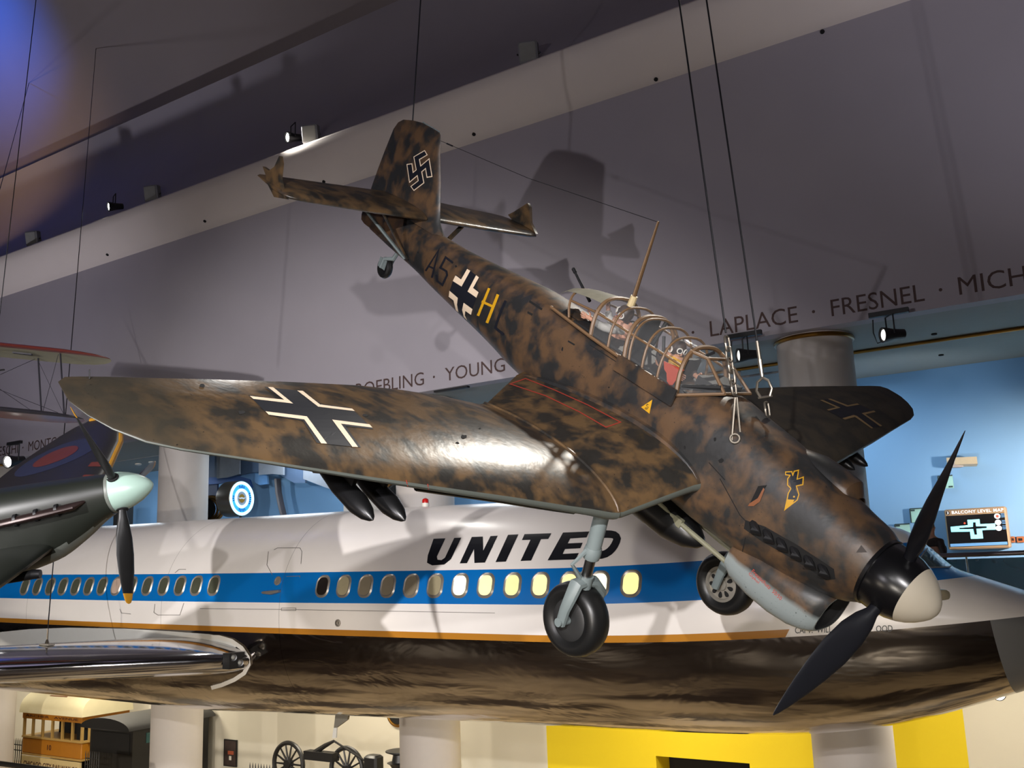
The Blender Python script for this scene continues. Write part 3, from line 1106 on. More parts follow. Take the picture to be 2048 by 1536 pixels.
# small bits on the fuselage side
tri = zz([(935, 1405), (1050, 1328), (1020, 1472)], 1100, 540, 5.12)
e87 = [[(v.x, v.y) for v in q] for p in (zz([(1015, 1382), (998, 1374), (988, 1390), (1006, 1398)], 1100, 540, 5.12), zz([(1002, 1382), (992, 1376)], 1100, 540, 5.12),
                                        zz([(985, 1408), (975, 1418), (985, 1428), (995, 1414), (985, 1408)], 1100, 540, 5.12), zz([(1000, 1412), (1012, 1404), (992, 1432)], 1100, 540, 5.12)) for q in stroke(p, .9)]
deco('octane_triangle', [([tri], m_ye, .004), (e87, m_bk, .006)], castF, 4)['label'] = 'small yellow triangle with E 87'
hf = []
for x, y, a, b in ((1430, 879, 3, 5), (1442, 922, 6, 5), (1370, 895, 2, 4), (1125, 698, 2, 4), (1218, 775, 1.5, 1.5), (836, 505, 1.6, 1.6), (912, 533, 2.5, 2.5)):
    hf.append([(x + a * math.cos(q) * random.uniform(.7, 1.2), y + b * math.sin(q) * random.uniform(.7, 1.2)) for q in [2 * PI * k / 9 for k in range(9)]])
deco('skin_holes', [(hf, m_dark, .003)], castF, None)
slotp = [zz([(760, 440), (835, 490), (828, 500), (755, 452)], 800, 450, 2.926), zz([(985, 675), (1025, 698), (1020, 706), (982, 684)], 800, 450, 2.926), zz([(748, 505), (778, 520), (772, 532), (745, 516)], 800, 450, 2.926)]
deco('step_slots', [(slotp, m_dark, .003)], castF, 5)
# louvre opening behind the engine and a scoop ahead of it
lv = zz([(440, 925), (560, 675), (690, 660), (560, 850)], 1440, 880, 7.314)
lo = zz([(415, 965), (440, 925), (560, 850), (640, 700), (660, 720), (590, 900), (500, 965)], 1440, 880, 7.314)
deco('cowl_opening', [([lv], m_dark, .004), ([lo], pm('worn_orange_paint', srgb(120, 72, 42), .5), .012)], castF, 5)
ts = zz([(505, 455), (575, 350), (655, 450)], 1640, 1040, 6.98)
deco('triangular_vent', [([ts], pm('vent_shadow_paint', srgb(58, 48, 42), .6), .006)], castF, 5)
# panel lines
pls = [[(1440, 957), (1480, 1030), (1513, 1065)], [(1418, 925), (1450, 960)], [(1491, 1075), (1484, 1108)], [(1130, 625), (1190, 665), (1260, 712), (1330, 790)], [(1180, 690), (1250, 735), (1335, 797)]]
for p in pls:
    deco('panel_line', [([[(v.x, v.y) for v in q] for q in stroke(p, 1.6)], m_dark, .003)], castF, 6)

# bird badge: a plain black bird with a yellow outline and beak
K3 = lambda p: zz(p, 1440, 880, 7.314)
body = K3([(1040, 480), (1060, 540), (1100, 470), (1135, 465), (1115, 585), (1200, 565), (1195, 640), (1110, 665), (1105, 730), (1140, 800), (1120, 865), (1020, 870), (995, 850), (1010, 790), (1045, 730), (1040, 680), (1020, 600)])
beak = K3([(985, 870), (1090, 875), (1060, 940), (955, 1025)])
legs = [[(v.x, v.y) for v in q] for q in stroke(K3([(965, 490), (1035, 490), (1045, 540)]), 2.2)]
outl = [[(v.x, v.y) for v in q] for q in stroke(K3([(960, 470), (1050, 465), (1065, 520), (1085, 460), (1148, 445), (1128, 580), (1218, 545), (1212, 655), (1118, 675), (1155, 800), (1130, 880), (950, 1020), (985, 860), (1000, 780), (1040, 710), (990, 660), (990, 570), (1025, 520), (960, 510)]), 2.0, True)]
eye = [K3([(1085 + 14 * math.cos(q), 832 + 14 * math.sin(q)) for q in [k * PI / 4 for k in range(8)]])]
deco('bird_badge', [(outl, m_ye, .004), ([body], m_bk, .005), (legs, m_bk, .005), ([beak], m_ye, .006), (eye, m_ye, .007)], castF, 5)

# red stencil on the chin
castC = caster(chin.bvh(), WB)
st = text_map('Frostschutz  50/50', (1503, 1144), (1561, 1201), (4.2, -6.0)) + text_map('Glykol', (1496, 1150), (1516, 1169), (4, -6))
deco('red_stencil', [(st, pm('stencil_red', srgb(170, 60, 50), .6), .004)], castC, 6)

# ---- cockpit ------------------------------------------------------------------
def hoop(x0, x1, zb, zt, w, n=18, p=2.6):
    """from starboard rail over the top to port rail; x shifts from x0 at the rails to x1 at the top"""
    out = []
    for k in range(n + 1):
        q = PI * k / n
        c, s_ = math.cos(q), math.sin(q)
        f = abs(s_) ** (2 / p)
        out.append(V((x0 + (x1 - x0) * f, -w * math.copysign(abs(c) ** (2 / p), c), zb + (zt - zb) * f)))
    return out


HO = [(-5.42, -5.62, .60, .93, .40), (-4.93, -5.06, .58, 1.055, .46), (-4.60, -4.74, .58, 1.07, .47), (-4.30, -4.47, .57, 1.075, .475), (-4.22, -4.40, .57, 1.075, .475), (-4.0, -4.15, .57, 1.075, .475), (-3.75, -3.87, .57, 1.08, .475), (-3.42, -3.60, .55, 1.085, .475)]
can = empty('canopy')
can.parent = B
for i, h in enumerate(HO):
    MB().tube(hoop(*h), .028 if i in (1, 3, 7) else .017, 6).build('canopy_hoop', m_frame, can)
for s in (-1, 1):
    rail = [hoop(*h)[3 if s < 0 else -4] for h in HO]
    MB().tube(rail, .016, 6).build('canopy_rail', m_frame, can)
    MB().tube([V((-5.75, s * .43, .60)), V((-4.9, s * .485, .575)), V((-3.42, s * .495, .54))], .022, 6).build('sill', m_frame, can)
# slide panel below the front canopy
MB().box((-3.86, -.545, .52), (.95, .03, .20), Matrix.Rotation(-.02, 3, 'Y')).build('canopy_slide', m_camo, can)
gl = MB()
gl.loft([hoop(*h) for h in HO[1:]], closed=False)
gl.build('canopy_glass', m_glass, can)
# armoured hood of the gunner
hd = MB()
hh = [hoop(-5.74, -5.86, .62, .80, .36), hoop(-5.60, -5.74, .62, .90, .39), hoop(-5.40, -5.56, .62, .965, .42), hoop(-5.1, -5.24, .62, 1.03, .45), hoop(-4.93, -5.06, .60, 1.055, .46)]
hd.loft([h[5:14] for h in hh], closed=False)
hd.build('gunner_hood', pm('hood_sheet', srgb(132, 128, 112), .4, var=.25, scale=8), can)
# windscreen
WS = [V((-3.42, -.475, .55)), V((-3.60, -.30, 1.03)), V((-3.60, .30, 1.03)), V((-3.42, .475, .55))]
WF = [V((-2.98, -.26, .80)), V((-3.40, -.20, 1.03)), V((-3.40, .20, 1.03)), V((-2.98, .26, .80))]
ws = MB()
for a, b in ((WF[0], WF[1]), (WF[1], WF[2]), (WF[2], WF[3]), (WF[3], WF[0]), (WS[0], WF[0]), (WS[1], WF[1]), (WS[2], WF[2]), (WS[3], WF[3])):
    ws.tube([a, b], .02, 6)
wso = ws.build('windscreen_frame', m_frame, can)
MB().add([WS[0], WF[0], WF[1], WS[1], WS[2], WF[2], WF[3], WS[3]], [(0, 1, 2, 3), (2, 1, 6, 5), (3, 2, 5, 4), (4, 5, 6, 7)]).build('windscreen_glass', m_glass, wso, smooth=False)
# cockpit well (dark) and innards
m_well = pm('cockpit_interior', srgb(22, 23, 24), .7, var=.3, scale=9)
MB().box((-4.3, 0, .605), (2.0, .86, .03)).build('cockpit_floor', m_well, B)
ck = MB()
ck.box((-4.50, 0, .82), (.05, .34, .42)).box((-3.72, 0, .72), (.05, .3, .3)).box((-3.25, 0, .76), (.3, .5, .12)).box((-4.78, .18, .72), (.3, .12, .2))
for y in (-.2, .2):
    ck.tube([(-4.5, y, .6), (-4.42, y, 1.04)], .025, 6).tube([(-3.9, y, .6), (-4.1, y * .9, .98)], .02, 6)
ck.tube([(-3.5, -.42, .62), (-3.05, -.26, .84)], .03, 6).tube([(-4.05, .3, .62), (-3.7, .34, .98)], .02, 6)
ck.build('seat_frame', m_well, B)
# aerial mast and gun
MB().tube([(-4.88, 0, 1.03), (-4.88, 0, 1.17)], [.05, .045], 10).build('mast_socket', pm('mast_socket_ivory', srgb(190, 170, 128), .5), B)
MB().tube([(-4.88, 0, 1.15), (-4.92, 0, 1.6), (-4.965, 0, 2.13)], [.036, .03, .02], 10, flat=.6).build('aerial_mast', pm('mast_wood', srgb(104, 78, 50), .6, var=.3, scale=20), B)
gun = MB()
ga, gb = V((-5.55, .02, .80)), V((-6.06, .05, 1.06))
gun.tube([ga, ga.lerp(gb, .82), gb], [.022, .018, .014], 8).tube([ga.lerp(gb, .86), ga.lerp(gb, .98)], .026, 8)
gun.build('machine_gun', m_black, B)

# ---- undercarriage ------------------------------------------------------------
for s in (-1, 1):
    g = empty('landing_gear')
    g.parent = B
    wc = V((-2.815, s * 1.46, -1.95))
    top = V((-2.95, s * 1.60, -.55))
    ax = (wc - top).normalized()
    mid = top + ax * .58
    MB().tube([top, mid], .085, 16).lathe([(-.04, .09), (0, .1), (.06, .1), (.1, .09)], mid - ax * .05, ax, 16).build('oleo_leg', m_gear, g)
    low = wc - ax * .50
    MB().tube([mid, low], .06, 14).build('oleo_piston', m_steel, g)
    # single-sided fork that arches over the tyre
    oy = s * .23
    MB().tube([low + ax * -.06, low + ax * .08], .085, 12).tube([low + ax * .02, low + V((.01, oy * .62, -.03)), wc + V((.0, oy * 1.08, .33)), wc + V((.0, oy * 1.12, .18)), wc + V((0, oy, -.03))], [.075, .085, .075, .065, .06], 10, flat=.8) \
        .tube([wc + V((0, oy + s * .06, 0)), wc + V((0, oy - s * .1, 0))], .05, 12).build('fork', m_gear, g)
    if s < 0:
        pass
    MB().tube([low + ax * .02, low + V((.01, -oy * .62, -.03)), wc + V((.0, -oy * 1.08, .33)), wc + V((0, -oy * 1.12, .18)), wc + V((0, -oy, -.03))], [.07, .08, .075, .06, .055], 10, flat=.8).build('fork', m_gear, g)
    # torque links ahead of the leg
    fr = V((.98, 0, -.1)).normalized()
    k0, k1, k2 = mid - ax * .04 + V((-.02, s * .08, 0)), mid + ax * .12 + V((-.03, s * .25, 0)), low + V((-.02, s * .09, .04))
    MB().tube([k0, k1, k2], [.028, .022, .03], 6).build('torque_link', m_gear, g)
    prof = [(-.10, .22), (-.13, .25), (-.15, .30), (-.155, .34), (-.13, .385), (-.08, .41), (0, .42), (.08, .41), (.13, .385), (.155, .34), (.15, .30), (.13, .25), (.10, .22)]
    tire = MB().lathe(prof, wc, (0, 1, 0), 48).build('tire', m_rubber, g, angle=50)
    if s < 0:
        MB().lathe([(-.12, .02), (-.135, .12), (-.13, .21), (-.115, .235), (.115, .235), (.13, .21), (.12, .02)], wc, (0, 1, 0), 36).build('wheel_disc', m_hub, g)
    else:
        hub = MB().lathe([(-.07, .02), (-.08, .1), (-.07, .22), (.07, .22), (.08, .1), (.07, .02)], wc, (0, 1, 0), 36).build('wheel_disc', m_hub, g)
        rim = MB().lathe([(-.085, .23), (-.125, .235), (-.13, .20), (-.10, .19), (-.105, .09), (-.13, .08), (-.14, .03), (-.14, .0)], wc, (0, 1, 0), 40).build('alloy_rim', m_alloy, g)
        for k in range(9):
            q = 2 * PI * k / 9 + .2
            d, e = V((math.cos(q), 0, math.sin(q))), V((-math.sin(q), 0, math.cos(q)))
            pts = [wc + V((0, -.112, 0)) + d * (.14 + .043 * math.cos(a_)) + e * (.026 + .010 * math.cos(a_)) * math.sin(a_) for a_ in [2 * PI * j / 14 for j in range(14)]]
            MB().prism(pts, (0, 0, 0), (0, .02, 0)).build('lightening_hole', m_dark, rim)

# ---- stores -------------------------------------------------------------------
def bomb(c, L, r, name='bomb'):
    mb = MB()
    mb.lathe([(0, .004), (-.03 * L, r * .35), (-.1 * L, r * .72), (-.22 * L, r), (-.5 * L, r), (-.75 * L, r * .7), (-L, r * .3)], c, (1, 0, -.0), 24)
    for k in range(4):
        q = PI / 4 + k * PI / 2
        d = V((0, math.cos(q), math.sin(q)))
        mb.prism([c + V((-.72 * L, 0, 0)) + d * r * .5, c + V((-.8 * L, 0, 0)) + d * r * 1.1, c + V((-L, 0, 0)) + d * r * 1.1, c + V((-L, 0, 0)) + d * r * .2], d.cross(V((1, 0, 0))) * .008, d.cross(V((1, 0, 0))) * -.008)
    return mb.build(name, m_bomb, B)


for s in (-1, 1):
    for y in (4.16, 4.52):
        lx, lz = interp(WING, y)[:2]
        o = bomb(V((-3.08, s * y, lz - .335)), 1.15, .10)
        MB().box((-3.62, s * y, lz - .16), (.3, .04, .24)).build('bomb_rack', m_bomb, o)
bomb(V((-2.55, .0, -.98)), 2.2, .24, 'belly_bomb')
MB().tube([(-3.6, -.17, -.78), (-2.9, -.16, -.86), (-2.05, -.15, -.9)], .03, 8).tube([(-3.6, .17, -.78), (-2.9, .16, -.86), (-2.05, .15, -.9)], .03, 8).tube([(-2.08, -.15, -.9), (-2.08, .15, -.9)], .025, 8) \
    .box((-2.9, -.16, -.86), (.12, .06, .1)).build('bomb_crutch', pm('crutch_metal', srgb(120, 118, 98), .45), B)
for s in (-1, 1):
    pts = []
    for k in range(9):
        y = 2.1 + (4.0 - 2.1) * k / 8
        lx, lz = interp(WING, y)[:2]
        pts.append(V((lx - .16, s * y, lz - .095)))
    MB().tube(pts, .045, 8, flat=.6).build('dive_brake', m_bomb, B)  # brake bar, its black also stands for shade under the leading edge
# pitot-like spur at the starboard tip
MB().tube([(-4.42, -6.6, .165), (-4.45, -6.6, .235)], .005, 5).build('tip_spur', m_black, B)
# aerial wire from fin to mast
MB().tube([(-9.60, 0, 1.72), (-7.4, 0, 1.85), (-4.965, 0, 2.12)], .004, 4).tube([(-9.35, 0, 1.735), (-9.2, 0, 1.743)], .012, 5).build('aerial_wire', m_black, B)
# ================================================================== AIRLINER
# local frame: x forward (window 0 at 0), y to port (far side), z up (window row at 0)
ta = .016
AX = V((math.cos(ta), 0, -math.sin(ta)))
AY = V((0, 1, 0))
AZ = AX.cross(AY)
AO = V((-14.87, 17.35, 7.54))
WA = frame(AO, AX, AY, AZ)
WAi = WA.inverted()


def airliner_paint():
    n = NT('airliner_paint')
    s = n.xyz()
    x, z = s[0], s[2]
    k = n.math('MAXIMUM', n.math('SUBTRACT', x, 5.0), 0.0)
    sh = n.math('MULTIPLY', n.math('MULTIPLY', k, k), .0072)
    k2 = n.math('MAXIMUM', n.math('SUBTRACT', 1.0, x), 0.0)
    zz_ = n.math('SUBTRACT', n.math('SUBTRACT', z, sh), n.math('MULTIPLY', n.math('MULTIPLY', k2, k2), .0004))
    white = n.mix(n.noise(1.5), srgb(228, 222, 216), srgb(236, 230, 224))
    blue = n.math('MULTIPLY', n.math('GREATER_THAN', zz_, -.345), n.math('LESS_THAN', zz_, .292))
    col = n.mix(blue, white, n.mix(n.noise(1.2), srgb(4, 100, 176), srgb(8, 110, 186)))
    slant = n.math('LESS_THAN', n.math('SUBTRACT', x, n.math('MULTIPLY', z, .6)), 10.3)
    gold = n.math('MULTIPLY', n.math('MULTIPLY', n.math('LESS_THAN', zz_, -.88), n.math('GREATER_THAN', zz_, -1.01)), slant)
    col = n.mix(gold, col, srgb(176, 118, 38))
    metal = n.math('MULTIPLY', n.math('LESS_THAN', zz_, -1.0), n.math('LESS_THAN', n.math('SUBTRACT', x, n.math('MULTIPLY', n.math('ADD', z, 1.0), -.12)), 12.72))
    tail_white = n.math('LESS_THAN', x, -30.0)
    streak = n.noise(1.4, 4, .6, .4, n.mapping((.5, 1, 3)))
    col = n.mix(metal, col, n.mix(streak, srgb(156, 147, 136), srgb(214, 206, 196)))
    radome = n.math('MULTIPLY', n.math('LESS_THAN', zz_, -1.0), n.math('SUBTRACT', 1.0, metal))
    col = n.mix(radome, col, srgb(108, 108, 108))
    # thin panel joints round the barrel
    for px in (-10.9, -5.2, -1.2):
        pl = n.math('LESS_THAN', n.math('ABSOLUTE', n.math('SUBTRACT', x, px)), .006)
        col = n.mix(n.math('MULTIPLY', pl, .6), col, srgb(70, 66, 62))
    n.put(n.b.inputs['Base Color'], col)
    n.put(n.b.inputs['Metallic'], metal)
    n.put(n.b.inputs['Roughness'], n.math('SUBTRACT', .24, n.math('MULTIPLY', metal, .13)))
    w = n.noise(1.1, 3, .55, .6, n.mapping((.55, 1, 1.6)))
    bm_ = n.t.nodes.new('ShaderNodeBump')
    n.put(bm_.inputs['Strength'], n.math('ADD', .03, n.math('MULTIPLY', metal, .17)))
    bm_.inputs['Distance'].default_value = .12
    n.link(w, bm_.inputs['Height'])
    n.link(bm_.outputs[0], n.b.inputs['Normal'])
    return n.m


m_air = airliner_paint()
m_chrome = pm('polished_leading_edge', srgb(196, 196, 200), .12, metal=1.0, var=.05, bump=.04)
m_wingw = pm('wing_white_paint', srgb(205, 204, 198), .4, var=.03)
m_wingg = pm('wing_grey_paint', srgb(112, 108, 98), .45, var=.08)
m_wframe = pm('window_frame_metal', srgb(165, 158, 148), .35, metal=.6)
m_text = pm('airliner_lettering', srgb(18, 19, 24), .35)

AIR = empty('jet_airliner', label='white jet airliner with a blue window stripe and polished metal belly, behind the bomber', cat='airplane', mw=WA)
A_ = AIR
#         x     top    bottom  half-width  mid
LIN = [(-16, 1.69, -3.1, 2.2, -.55), (-6, 1.69, -3.12, 2.2, -.55), (-3, 1.69, -3.02, 2.2, -.55), (0, 1.69, -2.92, 2.2, -.55), (3, 1.67, -2.82, 2.2, -.55), (5, 1.63, -2.77, 2.2, -.55), (6.6, 1.56, -2.72, 2.17, -.54), (8, 1.45, -2.67, 2.1, -.52),
       (9.2, 1.30, -2.60, 1.98, -.5), (10.2, 1.12, -2.48, 1.82, -.5), (11, .92, -2.32, 1.66, -.5), (11.35, .80, -2.22, 1.57, -.52), (11.7, .50, -2.12, 1.48, -.55), (12.05, .17, -2.0, 1.38, -.58), (12.4, .04, -1.88, 1.27, -.6), (12.9, -.14, -1.70, 1.10, -.66),
       (13.5, -.36, -1.48, .86, -.74), (14.1, -.60, -1.25, .55, -.85), (14.45, -.76, -1.08, .28, -.92), (14.55, -.88, -.95, .06, -.92)]
BK = -30.0
air = MB()
st = [BK, -24, -20, -16] + [-16 + .5 * k for k in range(1, 45)] + [6 + .12 * k for k in range(1, 72)]
st = [x for x in st if x < 14.55] + [14.55]
LIN = [(-30, 1.69, -2.6, 2.2, -.55)] + LIN
air.loft([sring(x, *smooth_interp(LIN, x), n=2.0, nb=2.25, N=96) for x in st])
air_o = air.build('fuselage', m_air, A_, angle=50)
air_bvh = air.bvh()
castA = caster(air_bvh, WA)


def side(x, z):
    """point of the near (starboard) skin at local x, z"""
    h = air_bvh.ray_cast(V((x, -6, z)), V((0, 1, 0)))
    return h[0], (h[1] if h[1].y < 0 else -h[1])


# windows: frame ring and pane, each window a part of its own with its pane under it
def rrect(w, h, r, n=6):
    out = []
    for cx, cy, a0 in ((w / 2 - r, h / 2 - r, 0), (-w / 2 + r, h / 2 - r, 90), (-w / 2 + r, -h / 2 + r, 180), (w / 2 - r, -h / 2 + r, 270)):
        for k in range(n + 1):
            q = math.radians(a0 + 90 * k / n)
            out.append((cx + r * math.cos(q), cy + r * math.sin(q)))
    return out


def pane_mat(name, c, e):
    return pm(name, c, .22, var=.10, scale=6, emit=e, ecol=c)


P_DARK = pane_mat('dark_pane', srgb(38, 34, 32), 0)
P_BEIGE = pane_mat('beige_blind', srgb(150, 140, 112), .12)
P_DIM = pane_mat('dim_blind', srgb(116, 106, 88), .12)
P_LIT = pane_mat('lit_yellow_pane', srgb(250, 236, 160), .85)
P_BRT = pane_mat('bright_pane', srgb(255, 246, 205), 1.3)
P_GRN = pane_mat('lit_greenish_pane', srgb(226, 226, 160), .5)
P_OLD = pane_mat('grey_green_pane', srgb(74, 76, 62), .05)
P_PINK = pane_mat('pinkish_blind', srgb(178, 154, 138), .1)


def airwin(X, zc, mats):
    xl = (WAi @ V((X, 15.2, 7.5))).x
    sh = .0072 * max(0, xl - 5) ** 2 * .5
    zc = zc + sh
    outer, mid_, inner = rrect(.40, .47, .17), rrect(.34, .41, .145), rrect(.29, .36, .12)
    mb = MB()
    R_ = []
    for ring, lift in ((outer, .001), (mid_, .024), (inner, .012)):
        pts = []
        for a, b in ring:
            p, nn = side(xl + a, zc + b)
            pts.append(p + nn * lift)
        R_.append(pts)
    mb.loft(R_, cap0=False, cap1=False)
    w = mb.build('window', m_wframe, A_)
    pts = []
    for a, b in inner:
        p, nn = side(xl + a, zc + b)
        pts.append(p + nn * .013)
    p, nn = side(xl, zc)
    N_ = len(pts)
    MB().add(pts + [p + nn * .015], [(k, (k + 1) % N_, N_) for k in range(N_)]).build('pane', mats, w, smooth=False)
    return w


pw = [P_DARK, P_BEIGE, P_DIM, P_DIM, P_DIM, P_BEIGE, P_BRT, P_LIT, P_GRN, P_LIT, P_LIT, P_BRT, P_LIT]
for k in range(13):
    airwin(-14.85 + .601 * k, 0.0, pw[k])
for k, X in enumerate((-18.31, -18.92, -19.51, -20.12, -20.74, -21.36, -21.97, -22.56, -23.13, -23.7, -24.27, -24.85, -25.45, -26.05)):
    airwin(X, .03, P_PINK if k == 6 else P_OLD)

# lettering
KU = lambda p: zz(p, 500, 950, 2.2756)
UN = [KU(p) for p in ([(836, 291), (890, 289), (851, 372), (854, 386), (872, 388), (888, 377), (930, 287), (962, 286), (915, 384), (885, 408), (830, 412), (806, 400), (810, 366)],
                      [(1010, 283), (1060, 281), (1062, 345), (1095, 279), (1128, 277), (1070, 399), (1022, 401), (1020, 338), (988, 402), (955, 403)],
                      [(1175, 273), (1222, 271), (1165, 395), (1118, 397)],
                      [(1250, 270), (1372, 266), (1358, 292), (1325, 293), (1280, 390), (1232, 392), (1277, 296), (1238, 297)],
                      [(1425, 263), (1545, 258), (1532, 285), (1458, 290), (1447, 312), (1515, 309), (1504, 334), (1434, 338), (1424, 360), (1497, 356), (1482, 385), (1355, 389)])]
UN += [KU([(v.x, v.y) for v in q]) for q in stroke([(1590, 271), (1625, 270), (1645, 271), (1658, 274), (1667, 281), (1671, 291), (1668, 303), (1660, 320), (1649, 336), (1636, 349), (1620, 359), (1600, 365), (1552, 367)], 34, True)]
flat('airline_lettering', [(UN, m_text, .006)], castA, A_, step=8)
ct = text_map('CAPT.  WILL', (1590, 1267), (1664, 1265), (0, -13), bold=.01) + text_map('OOD', (1752, 1264), (1785, 1263), (0, -13), bold=.01)
flat('captain_lettering', [(ct, m_text, .006)], castA, A_, step=8)

# hatch and door outlines, vents
m_line = pm('seam_grey', srgb(104, 98, 92), .6)
lines = []
for p in ([(548, 1100), (555, 1096), (600, 1096), (604, 1103), (602, 1128)], [(537, 1103), (534, 1130), (545, 1150)], [(310, 1208), (308, 1225), (316, 1230), (360, 1230), (368, 1206)], [(350, 1146), (358, 1139), (372, 1139)], [(240, 1218), (243, 1226), (262, 1228)],
          [(563, 1216), (592, 1216), (592, 1221), (563, 1221), (563, 1216)], [(573, 1153), (600, 1152), (600, 1155)], [(400, 1217), (560, 1219), (760, 1222), (990, 1226)]):
    lines += [[(v.x, v.y) for v in q] for q in stroke(p, 1.0)]
flat('skin_seams', [(lines, m_line, .004)], castA, A_, step=10)


def on_air(px, py, lift=0.0):
    p, n = castA(px, py)
    return p + n * lift, n


p, n = on_air(546, 1185)
hd = MB().tube([p + V((-.28, -.03, -.0)), p + V((.0, -.05, .0)), p + V((.24, -.03, .03))], [.05, .085, .05], 10, flat=.6)
hd.build('door_handle', m_wframe, A_)
p, n = on_air(556, 1162)
MB().lathe([(-.02, .1), (.02, .1), (.025, .08), (.01, .07)], p, n, 20).build('door_porthole', m_wframe, A_)
p, n = on_air(676, 1246)
MB().lathe([(-.02, .075), (.015, .075), (.02, .05), (.0, .045)], p, n, 18).lathe([(0, .03), (.02, .03)], p, n, 10).build('vent_port', m_wframe, A_)
# beacon and belly blade aerial
p = WAi @ onY(851, 1006, 17.35)
bc = MB().lathe([(-.25, .085), (-.0, .085)], p, (0, 0, 1), 16).build('beacon_base', m_white, A_)
MB().lathe([(-.02, .075), (.06, .075), (.09, .06), (.11, .02)], p, (0, 0, 1), 16).build('beacon', pm('red_beacon', srgb(170, 18, 14), .3), A_)
p = WAi @ onY(672, 1424, 17.2)
z0 = smooth_interp(LIN, p.x)[1]
MB().prism([V((p.x - .1, 0, z0 + .2)), V((p.x + .33, 0, z0 + .2)), V((p.x + .24, 0, z0 - .12)), V((p.x - .1, 0, z0 - .32)), V((p.x - .18, 0, z0 - .33))], (0, -.03, 0), (0, .03, 0)).build('blade_aerial', m_wingg, A_)
MB().prism([V((p.x - .2, 0, z0 - .33)), V((p.x - .1, 0, z0 - .32)), V((p.x - .12, 0, z0 - .55)), V((p.x - .24, 0, z0 - .57))], (0, -.02, 0), (0, .02, 0)).build('aerial_tip', m_wingw, A_)

# cockpit glazing on the near side
m_cg = pm('cockpit_glazing', srgb(62, 74, 80), .12)
gz = [[(1857, 1094), (1878, 1107), (1904, 1131), (1898, 1135), (1862, 1136), (1838, 1132), (1838, 1118)], [(1800, 1100), (1834, 1096), (1833, 1131), (1800, 1128)]]
flat('cockpit_window', [(gz, m_cg, .008)], castA, A_, step=6)
gf = []
for p in gz:
    gf += [[(v.x, v.y) for v in q] for q in stroke(p, 3, True)]
flat('cockpit_window_frame', [(gf, m_grey, .012)], castA, A_, step=6)

# ---- near wing (only its inner part reaches the picture) --------------------------
m_wing = m_wingw
rootLE = WAi @ onY(492, 1320, 15.15)
outLE = WAi @ onY(0, 1341, 11.2)
dv = (outLE - rootLE)


def wsec(p, ch, t, inc=.03):
    te = p + V((-ch, 0, -ch * inc))
    r = foil_ring(p, te, V((0, 0, 1)), t, 26, .01)
    return r


rr = []
for k in range(0, 15):
    u = k / 4
    p = rootLE + dv * u
    ch = 8.2 - u * 1.25
    rr.append(wsec(p, max(ch, 2.4), .105))
# inboard glove, tucked into the side of the body
gl = [wsec(rootLE + V((-.0 - .35, .9, -.05)), 8.3, .12), wsec(rootLE + V((-.05, .4, -.02)), 8.3, .115)]
wing = MB().loft(gl + rr)
nn_ = len(rr[0])
for i, f in enumerate(wing.f):
    if len(f) == 4:
        j = f[0] % nn_
        xf = abs(j - 26) / 26.0
        if abs(j + .5 - 26) < 9:
            wing.mi[i] = 1
        elif j > 26:
            wing.mi[i] = 2
w_o = wing.build('wing', [m_wingw, m_chrome, m_wingg], A_, angle=50)
# fairing between wing and body, with a pale seal along its edge
fa = []
for k in range(19):
    q = k / 18
    x = rootLE.x + .12 - 9 * q ** 1.5
    h = .62 * math.sin(PI * min(1, .12 + q * .95)) ** .6
    fa.append([V((x, -2.14 - .25 * (1 - abs(2 * j / 10 - 1)), rootLE.z + .15 + h * (1 - j / 10.0) - .1)) for j in range(11)])
seal = []
for a in range(0, 21):
    q = -1.15 + 2.5 * a / 20
    px = 452 + 50 * math.cos(q) - (0 if q < 0 else 0)
    seal.append((px, 0))
KS = [(300, 1283), (350, 1276), (400, 1273), (440, 1274), (465, 1281), (485, 1295), (497, 1313), (499, 1328), (490, 1345), (470, 1358), (446, 1368), (424, 1374)]
flat('wing_root_seal', [([[(v.x, v.y) for v in q] for q in stroke(KS, 8)], m_white, .03)], castA, A_, step=8)
fw = [(0, 1264), (60, 1258), (140, 1255), (250, 1257), (340, 1262), (420, 1268), (455, 1276), (480, 1292), (440, 1300), (300, 1310), (0, 1335)]
flat('wing_root_fairing', [([fw], m_wingw, .02)], castA, A_, step=10)
# landing lights in the leading edge
lp = rootLE + dv * .055 + V((-.02, 0, .0))
lt = MB().box(lp + V((.0, .02, .0)), (.22, .42, .34)).build('landing_light_bay', m_black, A_)
for dy, dz_ in ((-.1, .08), (.09, -.05)):
    q = lp + V((.12, dy, dz_))
    MB().lathe([(-.02, .08), (.01, .08), (.005, .06)], q, (1, -.5, 0), 16).build('landing_light', m_steel, lt)
    MB().ball(q + V((.0, 0, 0)), .05, 10, 6).build('landing_light_lens', m_lens_off, lt)

# hoist cable that carries the wing, and its plate
CB = []
def hang_cable(name, a, b, r, label, grp=None, m=None):
    o = empty(name, a, label, 'cable', grp)
    MB().tube([V((0, 0, 0)), V(b) - V(a)], r, 6).build('wire', m or m_black, o)
    return o


pw_ = onY(93, 1306, 12.6)
wb = wing.bvh().ray_cast(WAi @ pw_ + V((0, 0, 3)), V((0, 0, -1)))
# ================================================================== CABLES
def vault_z(Y):
    t = sorted((p[0], p[1]) for p in vlt)
    return interp(t, Y)[0]


def vault_at(x, y):
    d = ray((x, y))
    for a, b in zip(vlt, vlt[1:]):
        n = V((0, b[1] - a[1], -(b[0] - a[0])))
        t = (V((0, a[0], a[1])) - C0).dot(n) / d.dot(n)
        q = C0 + d * t
        if t > 0 and min(a[0], b[0]) - .01 <= q.y <= max(a[0], b[0]) + .01 and q.z > 26:
            return q
    return None


